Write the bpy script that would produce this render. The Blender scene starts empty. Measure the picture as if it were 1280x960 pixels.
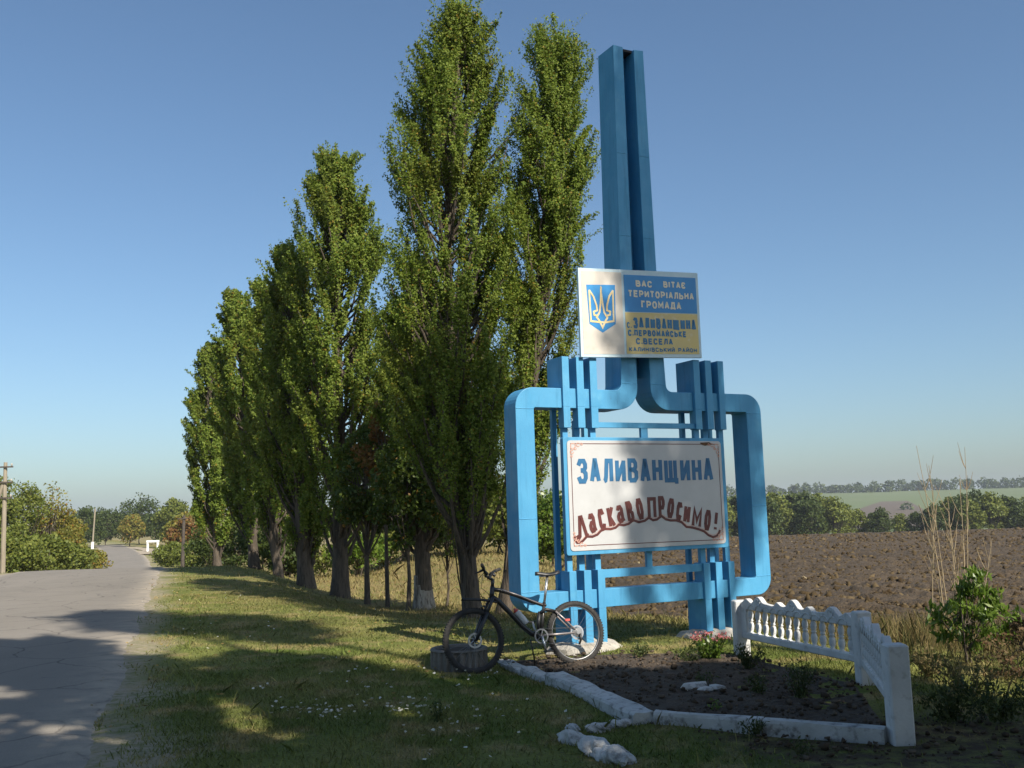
import bpy, math, random
import numpy as np
from mathutils import Vector, Matrix

sc = bpy.context.scene
COL = bpy.context.collection
rng = np.random.default_rng(11)
R_ = math.radians

# ------------------------------------------------------------------ camera
F_PX, CAM_H, PITCH, ROLL = 1244.4, 1.65, R_(7.25), R_(1.7)
CAM = np.array([0, 0, CAM_H])
FWD = np.array([0, math.cos(PITCH), math.sin(PITCH)])
UP0 = np.array([0, -math.sin(PITCH), math.cos(PITCH)])
RT0 = np.array([1.0, 0, 0])
RIGHT = RT0 * math.cos(ROLL) - UP0 * math.sin(ROLL)
UPV = UP0 * math.cos(ROLL) + RT0 * math.sin(ROLL)
cam_data = bpy.data.cameras.new('camera')
cam_data.lens = 35.0
cam_data.sensor_width = 36.0
cam_data.clip_start = 0.05
cam_data.clip_end = 6000
cam = bpy.data.objects.new('camera', cam_data)
COL.objects.link(cam)
m3 = Matrix(((RIGHT[0], UPV[0], -FWD[0]), (RIGHT[1], UPV[1], -FWD[1]), (RIGHT[2], UPV[2], -FWD[2])))
cam.matrix_world = Matrix.Translation((0, 0, CAM_H)) @ m3.to_4x4()
sc.camera = cam

# ------------------------------------------------------------------ world, sun, exposure
SUN_EL = R_(40.0)
SUN_AZ = np.array([0.60, -0.80])
SUN_DIR = Vector((SUN_AZ[0] * math.cos(SUN_EL), SUN_AZ[1] * math.cos(SUN_EL), math.sin(SUN_EL)))
world = bpy.data.worlds.new('World')
sc.world = world
world.use_nodes = True
wn = world.node_tree
bg = wn.nodes['Background']
sky = wn.nodes.new('ShaderNodeTexSky')
sky.sky_type = 'NISHITA'
sky.sun_disc = False
sky.sun_elevation = SUN_EL
sky.sun_rotation = math.atan2(SUN_AZ[0], SUN_AZ[1])
sky.air_density = 1.25
sky.dust_density = 8.0
sky.ozone_density = 5.0
sky.altitude = 2000
tint = wn.nodes.new('ShaderNodeMix')        # the same faint tint over the whole sky
tint.data_type = 'RGBA'; tint.blend_type = 'MULTIPLY'; tint.inputs[0].default_value = 1.0
tint.inputs[7].default_value = (1.01, 1.04, 0.985, 1)
wn.links.new(sky.outputs[0], tint.inputs[6])
wn.links.new(tint.outputs[2], bg.inputs[0])
bg.inputs[1].default_value = 0.09
sun_data = bpy.data.lights.new('sun', 'SUN')
sun_data.energy = 5.0
sun_data.angle = R_(0.55)
sun_data.color = (1.0, 0.925, 0.81)
sun = bpy.data.objects.new('sun', sun_data)
sun.rotation_euler = SUN_DIR.to_track_quat('Z', 'Y').to_euler()
sun.location = (20, -10, 30)
COL.objects.link(sun)
sc.view_settings.view_transform = 'Standard'
sc.view_settings.look = 'None'
sc.view_settings.gamma = 1.0
sc.view_settings.exposure = 0.65
sc.render.engine = 'CYCLES'
sc.cycles.max_bounces = 6
sc.cycles.transparent_max_bounces = 8
sc.cycles.volume_bounces = 0


# ------------------------------------------------------------------ helpers: mapping
def ray(px, py):
    return FWD + RIGHT * (px - 640) / F_PX - UPV * (py - 480) / F_PX


def sst(a, b, x):
    t = np.clip((x - a) / (b - a), 0, 1)
    return t * t * (3 - 2 * t)


def xr(y):
    """right edge of the road"""
    y = np.asarray(y, float)
    yy = np.clip(y, -60, 260)
    return -0.62 - 0.335 * yy - 0.04 * np.maximum(yy - 45, 0) - 0.00036 * np.maximum(yy - 90, 0) ** 2 - 0.5 * np.maximum(y - 260, 0)


def road_z(y):
    return np.interp(y, [-60, 24, 33, 38, 45, 60, 78, 93, 183, 400, 2500], [0, 0, -.02, -.1, -.5, -1.6, -2.25, -2.54, -2.8, -3.5, -4])


def field_z(y):
    return np.interp(y, [-60, 11, 16, 100, 130, 260, 450, 950, 1100, 2500], [0, 0, -.25, -1.6, -3, -11, -11, 9, 10, 12])


def xb(y):
    """left edge of the ploughed field"""
    y = np.asarray(y, float)
    return np.where(y < 17.3, 1.52 - (y - 17.3) * 0.757, 1.52 + 0.05 * (y - 17.3))


_lat = np.random.default_rng(3).random((256, 256))


def vnoise(x, y):
    x = np.asarray(x, float); y = np.asarray(y, float)
    xi = np.floor(x).astype(int); yi = np.floor(y).astype(int)
    fx = x - xi; fy = y - yi
    fx = fx * fx * (3 - 2 * fx); fy = fy * fy * (3 - 2 * fy)
    a = _lat[xi & 255, yi & 255]; b = _lat[(xi + 1) & 255, yi & 255]
    c = _lat[xi & 255, (yi + 1) & 255]; d = _lat[(xi + 1) & 255, (yi + 1) & 255]
    return (a * (1 - fx) + b * fx) * (1 - fy) + (c * (1 - fx) + d * fx) * fy - 0.5


def fbm(x, y, o=4):
    s = 0; a = 1.0
    for i in range(o):
        s = s + a * vnoise(x * 2 ** i + 17.3 * i, y * 2 ** i + 5.1 * i); a *= 0.5
    return s


def hgt(x, y, rough=True):
    x = np.asarray(x, float); y = np.asarray(y, float)
    q = x - xr(y)
    z = road_z(y) + (field_z(y) - road_z(y)) * sst(6, 16, q)
    z = z - 0.55 * sst(2.6, 5.5, q) * sst(13, 25, y) * (1 - sst(8, 14, q)) * (1 - sst(60, 90, y))
    z = z + 0.55 * sst(7, 12, q) * (1 - sst(-3.5, -0.6, x - xb(y))) * sst(19, 30, y) * (1 - sst(70, 100, y))
    z = z - 0.09 * np.exp(-((x - 0.0) ** 2 + (y - 11.1) ** 2) / 0.9)
    z = z - 0.35 * sst(0.5, 3.5, -5.6 - q) * (1 - sst(60, 120, y))            # shallow dip on the road's far side
    on_road = sst(0.05, 0.45, -q) * sst(0.05, 0.45, q + 5.5)
    z = z - 0.07 * on_road
    in_field = sst(0.0, 1.2, x - xb(y)) * (1 - sst(95, 104, y))
    z = z - 0.22 * in_field
    if rough:
        z = z + 0.05 * fbm(x * 0.7, y * 0.7, 3) * (1 - on_road) * sst(0, 1.2, np.abs(q + 2.75) - 2.75)
    return z


def gpt(px, py):
    """point of the terrain seen at a pixel of the photograph"""
    d = ray(px, py)
    t = 3.0
    while t < 3000:
        p = CAM + d * t
        if p[2] < hgt(p[0], p[1], False):
            lo, hi = t - max(0.05, t * 0.01), t
            for _ in range(20):
                m = 0.5 * (lo + hi); p = CAM + d * m
                if p[2] < hgt(p[0], p[1], False): hi = m
                else: lo = m
            return CAM + d * hi
        t += max(0.05, t * 0.01)
    return CAM + d * 3000


def at_y(px, py, Y):
    d = ray(px, py)
    return CAM + d * (Y / d[1])


# ------------------------------------------------------------------ helpers: meshes
def raw_mesh(name, V, Fq, smooth=False):
    """V (n,3); Fq (m,k) index array of equal-sized faces"""
    V = np.asarray(V, np.float32); Fq = np.asarray(Fq, np.int32)
    me = bpy.data.meshes.new(name)
    me.vertices.add(len(V)); me.vertices.foreach_set('co', V.ravel())
    m, k = Fq.shape
    me.loops.add(m * k); me.loops.foreach_set('vertex_index', Fq.ravel())
    me.polygons.add(m)
    me.polygons.foreach_set('loop_start', np.arange(0, m * k, k, dtype=np.int32))
    me.polygons.foreach_set('loop_total', np.full(m, k, np.int32))
    if smooth: me.polygons.foreach_set('use_smooth', np.ones(m, bool))
    me.update(calc_edges=True)
    return me


def link(name, me, mat=None, parent=None):
    o = bpy.data.objects.new(name, me)
    COL.objects.link(o)
    if mat is not None and me is not None and not me.materials: me.materials.append(mat)
    if parent is not None: o.parent = parent
    return o


def tag(o, label=None, cat=None, group=None, kind=None):
    if label: o['label'] = label
    if cat: o['category'] = cat
    if group: o['group'] = group
    if kind: o['kind'] = kind
    return o


def empty(name, loc, rot=(0, 0, 0), label=None, cat=None, group=None):
    o = bpy.data.objects.new(name, None)
    o.location = loc; o.rotation_euler = rot; o.empty_display_size = 0.2
    COL.objects.link(o)
    return tag(o, label, cat, group)


class MB:
    """collects shapes; build() links them as ONE mesh object"""
    def __init__(s): s.v = []; s.f = []

    def add(s, V, Fs):
        b = len(s.v)
        s.v.extend([tuple(map(float, p)) for p in V]); s.f.extend([tuple(int(i) + b for i in f) for f in Fs])
        return s

    def box(s, x0, x1, y0, y1, z0, z1, bev=0.0):
        if bev <= 0:
            V = [(x0, y0, z0), (x1, y0, z0), (x1, y1, z0), (x0, y1, z0), (x0, y0, z1), (x1, y0, z1), (x1, y1, z1), (x0, y1, z1)]
            return s.add(V, [(0, 3, 2, 1), (4, 5, 6, 7), (0, 1, 5, 4), (1, 2, 6, 5), (2, 3, 7, 6), (3, 0, 4, 7)])
        b = bev
        prof = [(x0 + b, y0), (x1 - b, y0), (x1, y0 + b), (x1, y1 - b), (x1 - b, y1), (x0 + b, y1), (x0, y1 - b), (x0, y0 + b)]
        cx, cy = (x0 + x1) / 2, (y0 + y1) / 2
        V = []
        for z, ins in ((z0, b), (z0 + b, 0), (z1 - b, 0), (z1, b)):
            for (x, y) in prof:
                V.append((x + (ins if x < cx else -ins), y + (ins if y < cy else -ins), z))
        Fs = []
        for r in range(3):
            for i in range(8):
                j = (i + 1) % 8
                Fs.append((r * 8 + i, r * 8 + j, r * 8 + 8 + j, r * 8 + 8 + i))
        Fs.append(tuple(range(7, -1, -1))); Fs.append(tuple(range(24, 32)))
        return s.add(V, Fs)

    def prism(s, poly, y0, y1):
        """polygon in (x,z), counter-clockwise seen from -y, extruded y0..y1"""
        n = len(poly)
        V = [(x, y0, z) for x, z in poly] + [(x, y1, z) for x, z in poly]
        Fs = [tuple(range(n)), tuple(range(2 * n - 1, n - 1, -1))]
        for i in range(n):
            j = (i + 1) % n
            Fs.append((j, i, n + i, n + j))
        return s.add(V, Fs)

    def tube(s, pts, rad, n=8, cap=True):
        P = [np.array(p, float) for p in pts]
        if np.isscalar(rad): rad = [rad] * len(P)
        V = []; Fs = []
        ref = None
        for i, p in enumerate(P):
            t = (P[min(i + 1, len(P) - 1)] - P[max(i - 1, 0)]); t /= np.linalg.norm(t) + 1e-9
            if ref is None:
                ref = np.array([0, 0, 1.0]) if abs(t[2]) < 0.9 else np.array([1.0, 0, 0])
            a = ref - t * (ref @ t); a /= np.linalg.norm(a) + 1e-9
            b = np.cross(t, a); ref = a
            for k in range(n):
                an = 2 * math.pi * k / n
                V.append(p + rad[i] * (a * math.cos(an) + b * math.sin(an)))
        for i in range(len(P) - 1):
            for k in range(n):
                l = (k + 1) % n
                Fs.append((i * n + k, i * n + l, i * n + n + l, i * n + n + k))
        if cap:
            Fs.append(tuple(range(n - 1, -1, -1))); Fs.append(tuple(range((len(P) - 1) * n, len(P) * n)))
        return s.add(V, Fs)

    def lathe(s, prof, n=16, axis='z', c=(0, 0, 0), close=False):
        """prof list of (r, h)"""
        V = []; Fs = []; m = len(prof)
        for r, h in prof:
            for k in range(n):
                a = 2 * math.pi * k / n
                if axis == 'z': V.append((c[0] + r * math.cos(a), c[1] + r * math.sin(a), c[2] + h))
                else: V.append((c[0] + r * math.cos(a), c[1] + h, c[2] + r * math.sin(a)))
        for i in range(m if close else m - 1):
            i2 = (i + 1) % m
            for k in range(n):
                l = (k + 1) % n
                f = (i * n + k, i * n + l, i2 * n + l, i2 * n + k)
                Fs.append(f if axis == 'z' else f[::-1])
        if not close:
            f0 = tuple(range(n - 1, -1, -1)); f1 = tuple(range((m - 1) * n, m * n))
            Fs += [f0, f1] if axis == 'z' else [f0[::-1], f1[::-1]]
        return s.add(V, Fs)

    def mesh(s, name, smooth=False):
        me = bpy.data.meshes.new(name)
        me.from_pydata(s.v, [], s.f)
        if smooth: me.polygons.foreach_set('use_smooth', np.ones(len(me.polygons), bool))
        me.update()
        return me

    def build(s, name, mat, parent=None, smooth=False):
        return link(name, s.mesh(name, smooth), mat, parent)


def tubes_np(paths, n=5):
    """many tapered tubes as arrays; paths: list of (pts (k,3), radii (k,))"""
    Vs = []; Fs = []; base = 0
    an = np.arange(n) * 2 * np.pi / n
    ca, sa = np.cos(an)[None, :, None], np.sin(an)[None, :, None]
    for P, r in paths:
        P = np.asarray(P, float); r = np.asarray(r, float); k = len(P)
        T = np.gradient(P, axis=0); T /= np.linalg.norm(T, axis=1, keepdims=True) + 1e-9
        ref = np.array([1.0, 0, 0]) if abs(T[0, 2]) > 0.7 else np.array([0, 0, 1.0])
        A = ref - T * (T @ ref)[:, None]; A /= np.linalg.norm(A, axis=1, keepdims=True) + 1e-9
        B = np.cross(T, A)
        V = P[:, None] + r[:, None, None] * (A[:, None] * ca + B[:, None] * sa)
        Vs.append(V.reshape(-1, 3))
        i = np.arange(k - 1)[:, None] * n; j = np.arange(n)[None]; j2 = (j + 1) % n
        f = np.stack([i + j, i + j2, i + n + j2, i + n + j], -1).reshape(-1, 4) + base
        Fs.append(f); base += k * n
    return np.concatenate(Vs), np.concatenate(Fs)


def leaf_quads(C, size, g, aspect=0.62, droop=0.0, up=0.0, tri=False, nb=None):
    """one rhombic leaf at each centre"""
    N = len(C)
    size = np.broadcast_to(np.asarray(size, float), (N,)) * g.uniform(0.7, 1.25, N)
    a = g.normal(size=(N, 3)); a[:, 2] += up - droop
    a /= np.linalg.norm(a, axis=1, keepdims=True)
    t = g.normal(size=(N, 3))
    if nb is not None:
        t = np.cross(a, nb + .42 * g.normal(size=(N, 3)))
        b = t; b = b
    else:
        b = np.cross(a, t)
    b /= np.linalg.norm(b, axis=1, keepdims=True) + 1e-9
    nrm = np.cross(a, b)
    L = size[:, None] * 0.5; W = L * aspect
    if tri:      # deltoid leaf
        V = np.stack([C - a * L * .6 + b * W * 1.1, C + a * L, C - a * L * .6 - b * W * 1.1], 1).reshape(-1, 3)
        return V, np.arange(3 * N).reshape(N, 3)
    V = np.stack([C - a * L, C + b * W + a * L * 0.1 + nrm * W * 0.25, C + a * L, C - b * W + a * L * 0.1 + nrm * W * 0.25], 1).reshape(-1, 3)
    Fq = np.arange(4 * N).reshape(N, 4)
    return V, Fq


# ------------------------------------------------------------------ helpers: materials
def nodes_of(name):
    m = bpy.data.materials.new(name); m.use_nodes = True
    nt = m.node_tree
    return m, nt, nt.nodes['Principled BSDF'], nt.nodes['Material Output']


def noise_fac(nt, scale, detail=4, rough=0.6, coord='Object', lo=0.35, hi=0.65, stretch=None, attr_from=None):
    tc = nt.nodes.new('ShaderNodeTexCoord')
    tx = nt.nodes.new('ShaderNodeTexNoise')
    tx.inputs['Scale'].default_value = scale; tx.inputs['Detail'].default_value = detail
    tx.inputs['Roughness'].default_value = rough
    src = tc.outputs[coord]
    if stretch:
        mp = nt.nodes.new('ShaderNodeMapping'); mp.inputs['Scale'].default_value = stretch
        nt.links.new(src, mp.inputs[0]); src = mp.outputs[0]
    nt.links.new(src, tx.inputs['Vector'])
    mr = nt.nodes.new('ShaderNodeMapRange')
    mr.inputs['From Min'].default_value = lo; mr.inputs['From Max'].default_value = hi
    nt.links.new(tx.outputs['Fac'], mr.inputs['Value'])
    return mr.outputs['Result']


def mixc(nt, fac, a, b):
    mx = nt.nodes.new('ShaderNodeMix'); mx.data_type = 'RGBA'
    if hasattr(fac, 'node'): nt.links.new(fac, mx.inputs[0])
    else: mx.inputs[0].default_value = fac
    for v, i in ((a, 6), (b, 7)):
        if hasattr(v, 'node'): nt.links.new(v, mx.inputs[i])
        else: mx.inputs[i].default_value = (*v, 1)
    return mx.outputs[2]


def bump(nt, bs, fac, strength=0.4, dist=0.01):
    b = nt.nodes.new('ShaderNodeBump'); b.inputs['Strength'].default_value = strength; b.inputs['Distance'].default_value = dist
    nt.links.new(fac, b.inputs['Height']); nt.links.new(b.outputs[0], bs.inputs['Normal'])


def mat_noise(name, c1, c2, scale=8, rough=0.7, c3=None, s3=40, f3=(0.55, 0.75), bmp=0.0, bscale=60, bdist=0.01, metal=0.0, stretch=None, spec=0.5, lo=.35, hi=.65):
    m, nt, bs, _ = nodes_of(name)
    col = mixc(nt, noise_fac(nt, scale, stretch=stretch, lo=lo, hi=hi), c1, c2)
    if c3 is not None: col = mixc(nt, noise_fac(nt, s3, lo=f3[0], hi=f3[1], stretch=stretch), col, c3)
    nt.links.new(col, bs.inputs['Base Color'])
    bs.inputs['Roughness'].default_value = rough; bs.inputs['Metallic'].default_value = metal
    bs.inputs['Specular IOR Level'].default_value = spec
    if bmp: bump(nt, bs, noise_fac(nt, bscale, lo=0, hi=1, stretch=stretch), bmp, bdist)
    return m


def mat_leaf(name, cols, trans=0.35, rough=0.5, accent=None, acc_frac=0.05, patch=None, patch_scale=0.5, patch_rng=(0.5, 0.65), spec=0.35):
    """leaves: colour ramp by a random value per leaf, light passes through"""
    m, nt, bs, out = nodes_of(name)
    gi = nt.nodes.new('ShaderNodeNewGeometry')
    cr = nt.nodes.new('ShaderNodeValToRGB')
    e = cr.color_ramp.elements
    e[0].position = 0; e[0].color = (*cols[0], 1); e[1].position = 1.0; e[1].color = (*cols[-1], 1)
    for i, c in enumerate(cols[1:-1]):
        n = cr.color_ramp.elements.new((i + 1) / (len(cols) - 1)); n.color = (*c, 1)
    nt.links.new(gi.outputs['Random Per Island'], cr.inputs[0])
    col = cr.outputs[0]
    if patch is not None: col = mixc(nt, noise_fac(nt, patch_scale, 3, lo=patch_rng[0], hi=patch_rng[1]), col, patch)
    if accent is not None:
        gt = nt.nodes.new('ShaderNodeMath'); gt.operation = 'LESS_THAN'; gt.inputs[1].default_value = acc_frac
        fr = nt.nodes.new('ShaderNodeMath'); fr.operation = 'FRACT'
        mu = nt.nodes.new('ShaderNodeMath'); mu.operation = 'MULTIPLY'; mu.inputs[1].default_value = 37.3
        nt.links.new(gi.outputs['Random Per Island'], mu.inputs[0]); nt.links.new(mu.outputs[0], fr.inputs[0]); nt.links.new(fr.outputs[0], gt.inputs[0])
        col = mixc(nt, gt.outputs[0], col, accent)
    nt.links.new(col, bs.inputs['Base Color']); bs.inputs['Roughness'].default_value = rough
    bs.inputs['Specular IOR Level'].default_value = spec
    tr = nt.nodes.new('ShaderNodeBsdfTranslucent'); nt.links.new(col, tr.inputs['Color'])
    ms = nt.nodes.new('ShaderNodeMixShader'); ms.inputs[0].default_value = trans
    nt.links.new(bs.outputs[0], ms.inputs[1]); nt.links.new(tr.outputs[0], ms.inputs[2]); nt.links.new(ms.outputs[0], out.inputs['Surface'])
    return m


MAT = {}
BLUE = (0.085, 0.33, 0.56)
m, nt, bs, _ = nodes_of('blue_paint')
col = mixc(nt, noise_fac(nt, 1.3, 4), (0.056, 0.252, 0.445), (0.077, 0.298, 0.495))
col = mixc(nt, noise_fac(nt, 5, 5, lo=.52, hi=.8, stretch=(3, 3, .35)), col, (0.045, 0.205, 0.36))      # runs of grime
col = mixc(nt, noise_fac(nt, 3.2, 3, lo=.6, hi=.9), col, (0.13, 0.375, 0.53))                              # faded coats
col = mixc(nt, noise_fac(nt, 11, 6, .7, lo=.69, hi=.73, stretch=(1, 1, .5)), col, (0.10, 0.055, 0.03))    # rust through chips
nt.links.new(col, bs.inputs['Base Color']); bs.inputs['Specular IOR Level'].default_value = .4
rg = nt.nodes.new('ShaderNodeMapRange'); rg.inputs['To Min'].default_value = .38; rg.inputs['To Max'].default_value = .7
nt.links.new(noise_fac(nt, 4, 4, lo=.3, hi=.7), rg.inputs['Value']); nt.links.new(rg.outputs[0], bs.inputs['Roughness'])
bump(nt, bs, noise_fac(nt, 9, 5, lo=0, hi=1, stretch=(2.5, 2.5, .7)), .3, .012)
MAT['blue'] = m
MAT['blue_letter'] = mat_noise('blue_letter_paint', (0.016, 0.105, 0.235), (0.025, 0.135, 0.27), 12, 0.5)
MAT['white_board'] = mat_noise('white_board_paint', (0.47, 0.475, 0.475), (0.42, 0.425, 0.425), 2.5, 0.45, c3=(0.36, 0.34, 0.30), s3=5, f3=(.66, .85))
MAT['cream'] = mat_noise('cream_paint', (0.72, 0.66, 0.50), (0.66, 0.60, 0.45), 10, 0.5)
MAT['yellow'] = mat_noise('yellow_paint', (0.60, 0.47, 0.17), (0.55, 0.44, 0.20), 4, 0.5, c3=(.62, .56, .40), s3=7)
MAT['plaque_blue'] = mat_noise('plaque_blue_paint', (0.02, 0.19, 0.46), (0.03, 0.23, 0.50), 4, 0.45)
MAT['gold'] = mat_noise('faded_gold_paint', (0.60, 0.46, 0.20), (0.66, 0.55, 0.33), 12, 0.5)
MAT['cream_panel'] = mat_noise('cream_panel_paint', (0.56, 0.52, 0.46), (0.50, 0.46, 0.40), 2.5, 0.5, c3=(0.42, 0.36, 0.29), s3=4, f3=(.6, .85))
MAT['pale_blue'] = mat_noise('pale_blue_paint', (0.42, 0.56, 0.62), (0.50, 0.62, 0.66), 6, 0.5)
MAT['navy'] = mat_noise('navy_letter_paint', (0.02, 0.13, 0.27), (0.03, 0.17, 0.31), 10, 0.5)
MAT['red'] = mat_noise('dark_red_paint', (0.085, 0.018, 0.016), (0.12, 0.03, 0.024), 9, 0.5)
MAT['pink'] = mat_noise('faded_red_paint', (0.48, 0.24, 0.18), (0.55, 0.33, 0.26), 20, 0.6)
MAT['rust'] = mat_noise('rust', (0.06, 0.03, 0.015), (0.14, 0.07, 0.03), 30, 0.9)
MAT['dark'] = mat_noise('dark_iron', (0.012, 0.012, 0.014), (0.02, 0.018, 0.016), 12, 0.8)
MAT['concrete'] = mat_noise('old_concrete', (0.30, 0.28, 0.24), (0.42, 0.39, 0.34), 7, 0.9, c3=(0.16, 0.15, 0.13), s3=22, bmp=0.6, bscale=45, bdist=0.012)
MAT['whitewash'] = mat_noise('whitewashed_concrete', (0.58, 0.58, 0.56), (0.47, 0.47, 0.46), 5, 0.85, c3=(0.28, 0.27, 0.245), s3=11, f3=(.56, .78), bmp=0.4, bscale=50, bdist=0.006)
MAT['kerb'] = mat_noise('worn_whitewash_kerb', (0.50, 0.50, 0.48), (0.38, 0.38, 0.36), 5, 0.9, c3=(0.11, 0.10, 0.09), s3=13, f3=(.52, .72), bmp=0.7, bscale=30, bdist=0.015)
MAT['planter'] = mat_noise('planter_concrete', (0.13, 0.12, 0.105), (0.18, 0.165, 0.145), 8, 0.9, c3=(0.07, 0.07, 0.06), s3=16, bmp=0.5, bscale=50)
MAT['asphalt'] = None
MAT['bark'] = mat_noise('poplar_bark', (0.06, 0.047, 0.033), (0.115, 0.09, 0.065), 10, 0.95, c3=(0.035, 0.028, 0.02), s3=26, f3=(.5, .68), bmp=1.0, bscale=28, bdist=0.04, stretch=(1, 1, .18))
MAT['bark_white'] = mat_noise('limewashed_bark', (0.40, 0.37, 0.31), (0.20, 0.17, 0.13), 9, 0.95, c3=(0.09, 0.07, 0.055), s3=18, f3=(.5, .64), bmp=1.0, bscale=28, bdist=0.04, stretch=(1, 1, .25))
MAT['wood_pole'] = mat_noise('weathered_pole', (0.22, 0.185, 0.135), (0.28, 0.24, 0.18), 5, 0.9, stretch=(1, 1, .2))
MAT['dark_pole'] = mat_noise('tarred_pole', (0.05, 0.04, 0.035), (0.08, 0.065, 0.05), 5, 0.9)
MAT['white_paint'] = mat_noise('white_paint', (0.78, 0.78, 0.76), (0.70, 0.70, 0.68), 5, 0.7)
MAT['black_rubber'] = mat_noise('tyre_rubber', (0.018, 0.017, 0.016), (0.035, 0.033, 0.03), 25, 0.85, bmp=.3, bscale=80)
MAT['black'] = mat_noise('black_plastic', (0.012, 0.012, 0.013), (0.02, 0.02, 0.02), 15, 0.45)
MAT['frame'] = mat_noise('graphite_frame_paint', (0.016, 0.015, 0.015), (0.024, 0.022, 0.021), 10, 0.36, spec=.5)
MAT['frame_grey'] = mat_noise('silver_frame_paint', (0.24, 0.21, 0.20), (0.28, 0.25, 0.24), 10, 0.38, metal=.4)
MAT['alloy'] = mat_noise('brushed_alloy', (0.5, 0.5, 0.5), (0.6, 0.6, 0.6), 20, 0.3, metal=.9)
MAT['steel'] = mat_noise('dull_steel', (0.25, 0.25, 0.25), (0.32, 0.32, 0.32), 20, 0.4, metal=.9)
MAT['red_decal'] = mat_noise('red_decal', (0.45, 0.05, 0.04), (0.5, 0.08, 0.06), 10, 0.4)
MAT['bottle'] = mat_noise('milky_plastic', (0.42, 0.43, 0.42), (0.5, 0.5, 0.49), 9, 0.35)
MAT['soil'] = mat_noise('dark_garden_soil', (0.052, 0.037, 0.024), (0.085, 0.062, 0.041), 5, 0.95, c3=(0.12, 0.092, 0.064), s3=35, f3=(.58, .75), bmp=1, bscale=30, bdist=0.05)
MAT['plough'] = mat_noise('ploughed_soil', (0.042, 0.028, 0.014), (0.073, 0.049, 0.025), 0.12, 0.95, c3=(0.095, 0.067, 0.035), s3=7, f3=(.52, .72), bmp=1, bscale=9, bdist=0.12)
MAT['fallow'] = mat_noise('far_fallow_soil', (0.075, 0.055, 0.036), (0.09, 0.065, 0.042), 0.01, 0.95)

# ground material: zones come from an attribute, colour patches from noise
GRASS_G = (0.065, 0.082, 0.018)
GRASS_D = (0.235, 0.185, 0.075)


def grass_colour(nt, dry_attr=True):
    """green and dry patches shared by the ground and the blades"""
    n1 = noise_fac(nt, 0.55, 4, lo=0.36, hi=0.62)
    col = mixc(nt, n1, (0.10, 0.138, 0.026), (0.19, 0.195, 0.055))
    n2 = noise_fac(nt, 1.7, 3, lo=0.50, hi=0.66)
    col = mixc(nt, n2, col, (0.29, 0.235, 0.10))
    at = nt.nodes.new('ShaderNodeAttribute'); at.attribute_name = 'dry'
    ad = nt.nodes.new('ShaderNodeMath'); ad.operation = 'MULTIPLY'
    n3 = noise_fac(nt, 2.3, 3, lo=0.3, hi=0.55)
    nt.links.new(at.outputs['Fac'], ad.inputs[0]); nt.links.new(n3, ad.inputs[1])
    return mixc(nt, ad.outputs[0], col, (0.24, 0.185, 0.08))


m, nt, bs, _ = nodes_of('grassland')
col = grass_colour(nt)
col = mixc(nt, noise_fac(nt, 45, 2, lo=0.5, hi=0.75), col, (0.07, 0.058, 0.035))
for an, c, ns in (('gravel', (0.33, 0.28, 0.21), 9), ('soil', (0.07, 0.052, 0.035), 6)):
    at = nt.nodes.new('ShaderNodeAttribute'); at.attribute_name = an
    ad = nt.nodes.new('ShaderNodeMath'); ad.operation = 'ADD'; ad.use_clamp = True
    sb = nt.nodes.new('ShaderNodeMath'); sb.operation = 'MULTIPLY'
    nf = noise_fac(nt, ns, 4, lo=0.25, hi=0.6)
    nt.links.new(at.outputs['Fac'], sb.inputs[0]); nt.links.new(nf, sb.inputs[1])
    col = mixc(nt, sb.outputs[0], col, c)
nt.links.new(col, bs.inputs['Base Color']); bs.inputs['Roughness'].default_value = 0.95
bs.inputs['Specular IOR Level'].default_value = 0.1
bump(nt, bs, noise_fac(nt, 25, 5, lo=0, hi=1), 0.8, 0.04)
MAT['ground'] = m

m, nt, bs, _ = nodes_of('worn_asphalt')
col = mixc(nt, noise_fac(nt, 0.6, 5, lo=.3, hi=.7, stretch=(1, .35, 1)), (0.178, 0.160, 0.134), (0.218, 0.196, 0.166))
col = mixc(nt, noise_fac(nt, 70, 2, lo=.55, hi=.8), col, (0.27, 0.255, 0.23))
col = mixc(nt, noise_fac(nt, 2.5, 6, .7, lo=.6, hi=.72), col, (0.14, 0.13, 0.12))
vt = nt.nodes.new('ShaderNodeTexVoronoi'); vt.feature = 'DISTANCE_TO_EDGE'; vt.inputs['Scale'].default_value = 0.9
tc = nt.nodes.new('ShaderNodeTexCoord'); nz = nt.nodes.new('ShaderNodeTexNoise'); nz.inputs['Scale'].default_value = 2.0; nz.inputs['Detail'].default_value = 5
mv = nt.nodes.new('ShaderNodeMix'); mv.data_type = 'VECTOR'; mv.inputs[0].default_value = 0.25
nt.links.new(tc.outputs['Object'], nz.inputs['Vector']); nt.links.new(tc.outputs['Object'], mv.inputs[4]); nt.links.new(nz.outputs['Color'], mv.inputs[5]); nt.links.new(mv.outputs[1], vt.inputs['Vector'])
ck = nt.nodes.new('ShaderNodeMapRange'); ck.inputs['From Min'].default_value = 0.004; ck.inputs['From Max'].default_value = 0.013; ck.inputs['To Min'].default_value = 0.8; ck.inputs['To Max'].default_value = 0.0
nt.links.new(vt.outputs['Distance'], ck.inputs['Value'])
col = mixc(nt, ck.outputs[0], col, (0.09, 0.08, 0.07))
at = nt.nodes.new('ShaderNodeAttribute'); at.attribute_name = 'edge'
mu = nt.nodes.new('ShaderNodeMath'); mu.operation = 'MULTIPLY'
nt.links.new(at.outputs['Fac'], mu.inputs[0]); nt.links.new(noise_fac(nt, 3, 5, lo=.3, hi=.6), mu.inputs[1])
col = mixc(nt, mu.outputs[0], col, (0.36, 0.31, 0.24))
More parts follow.
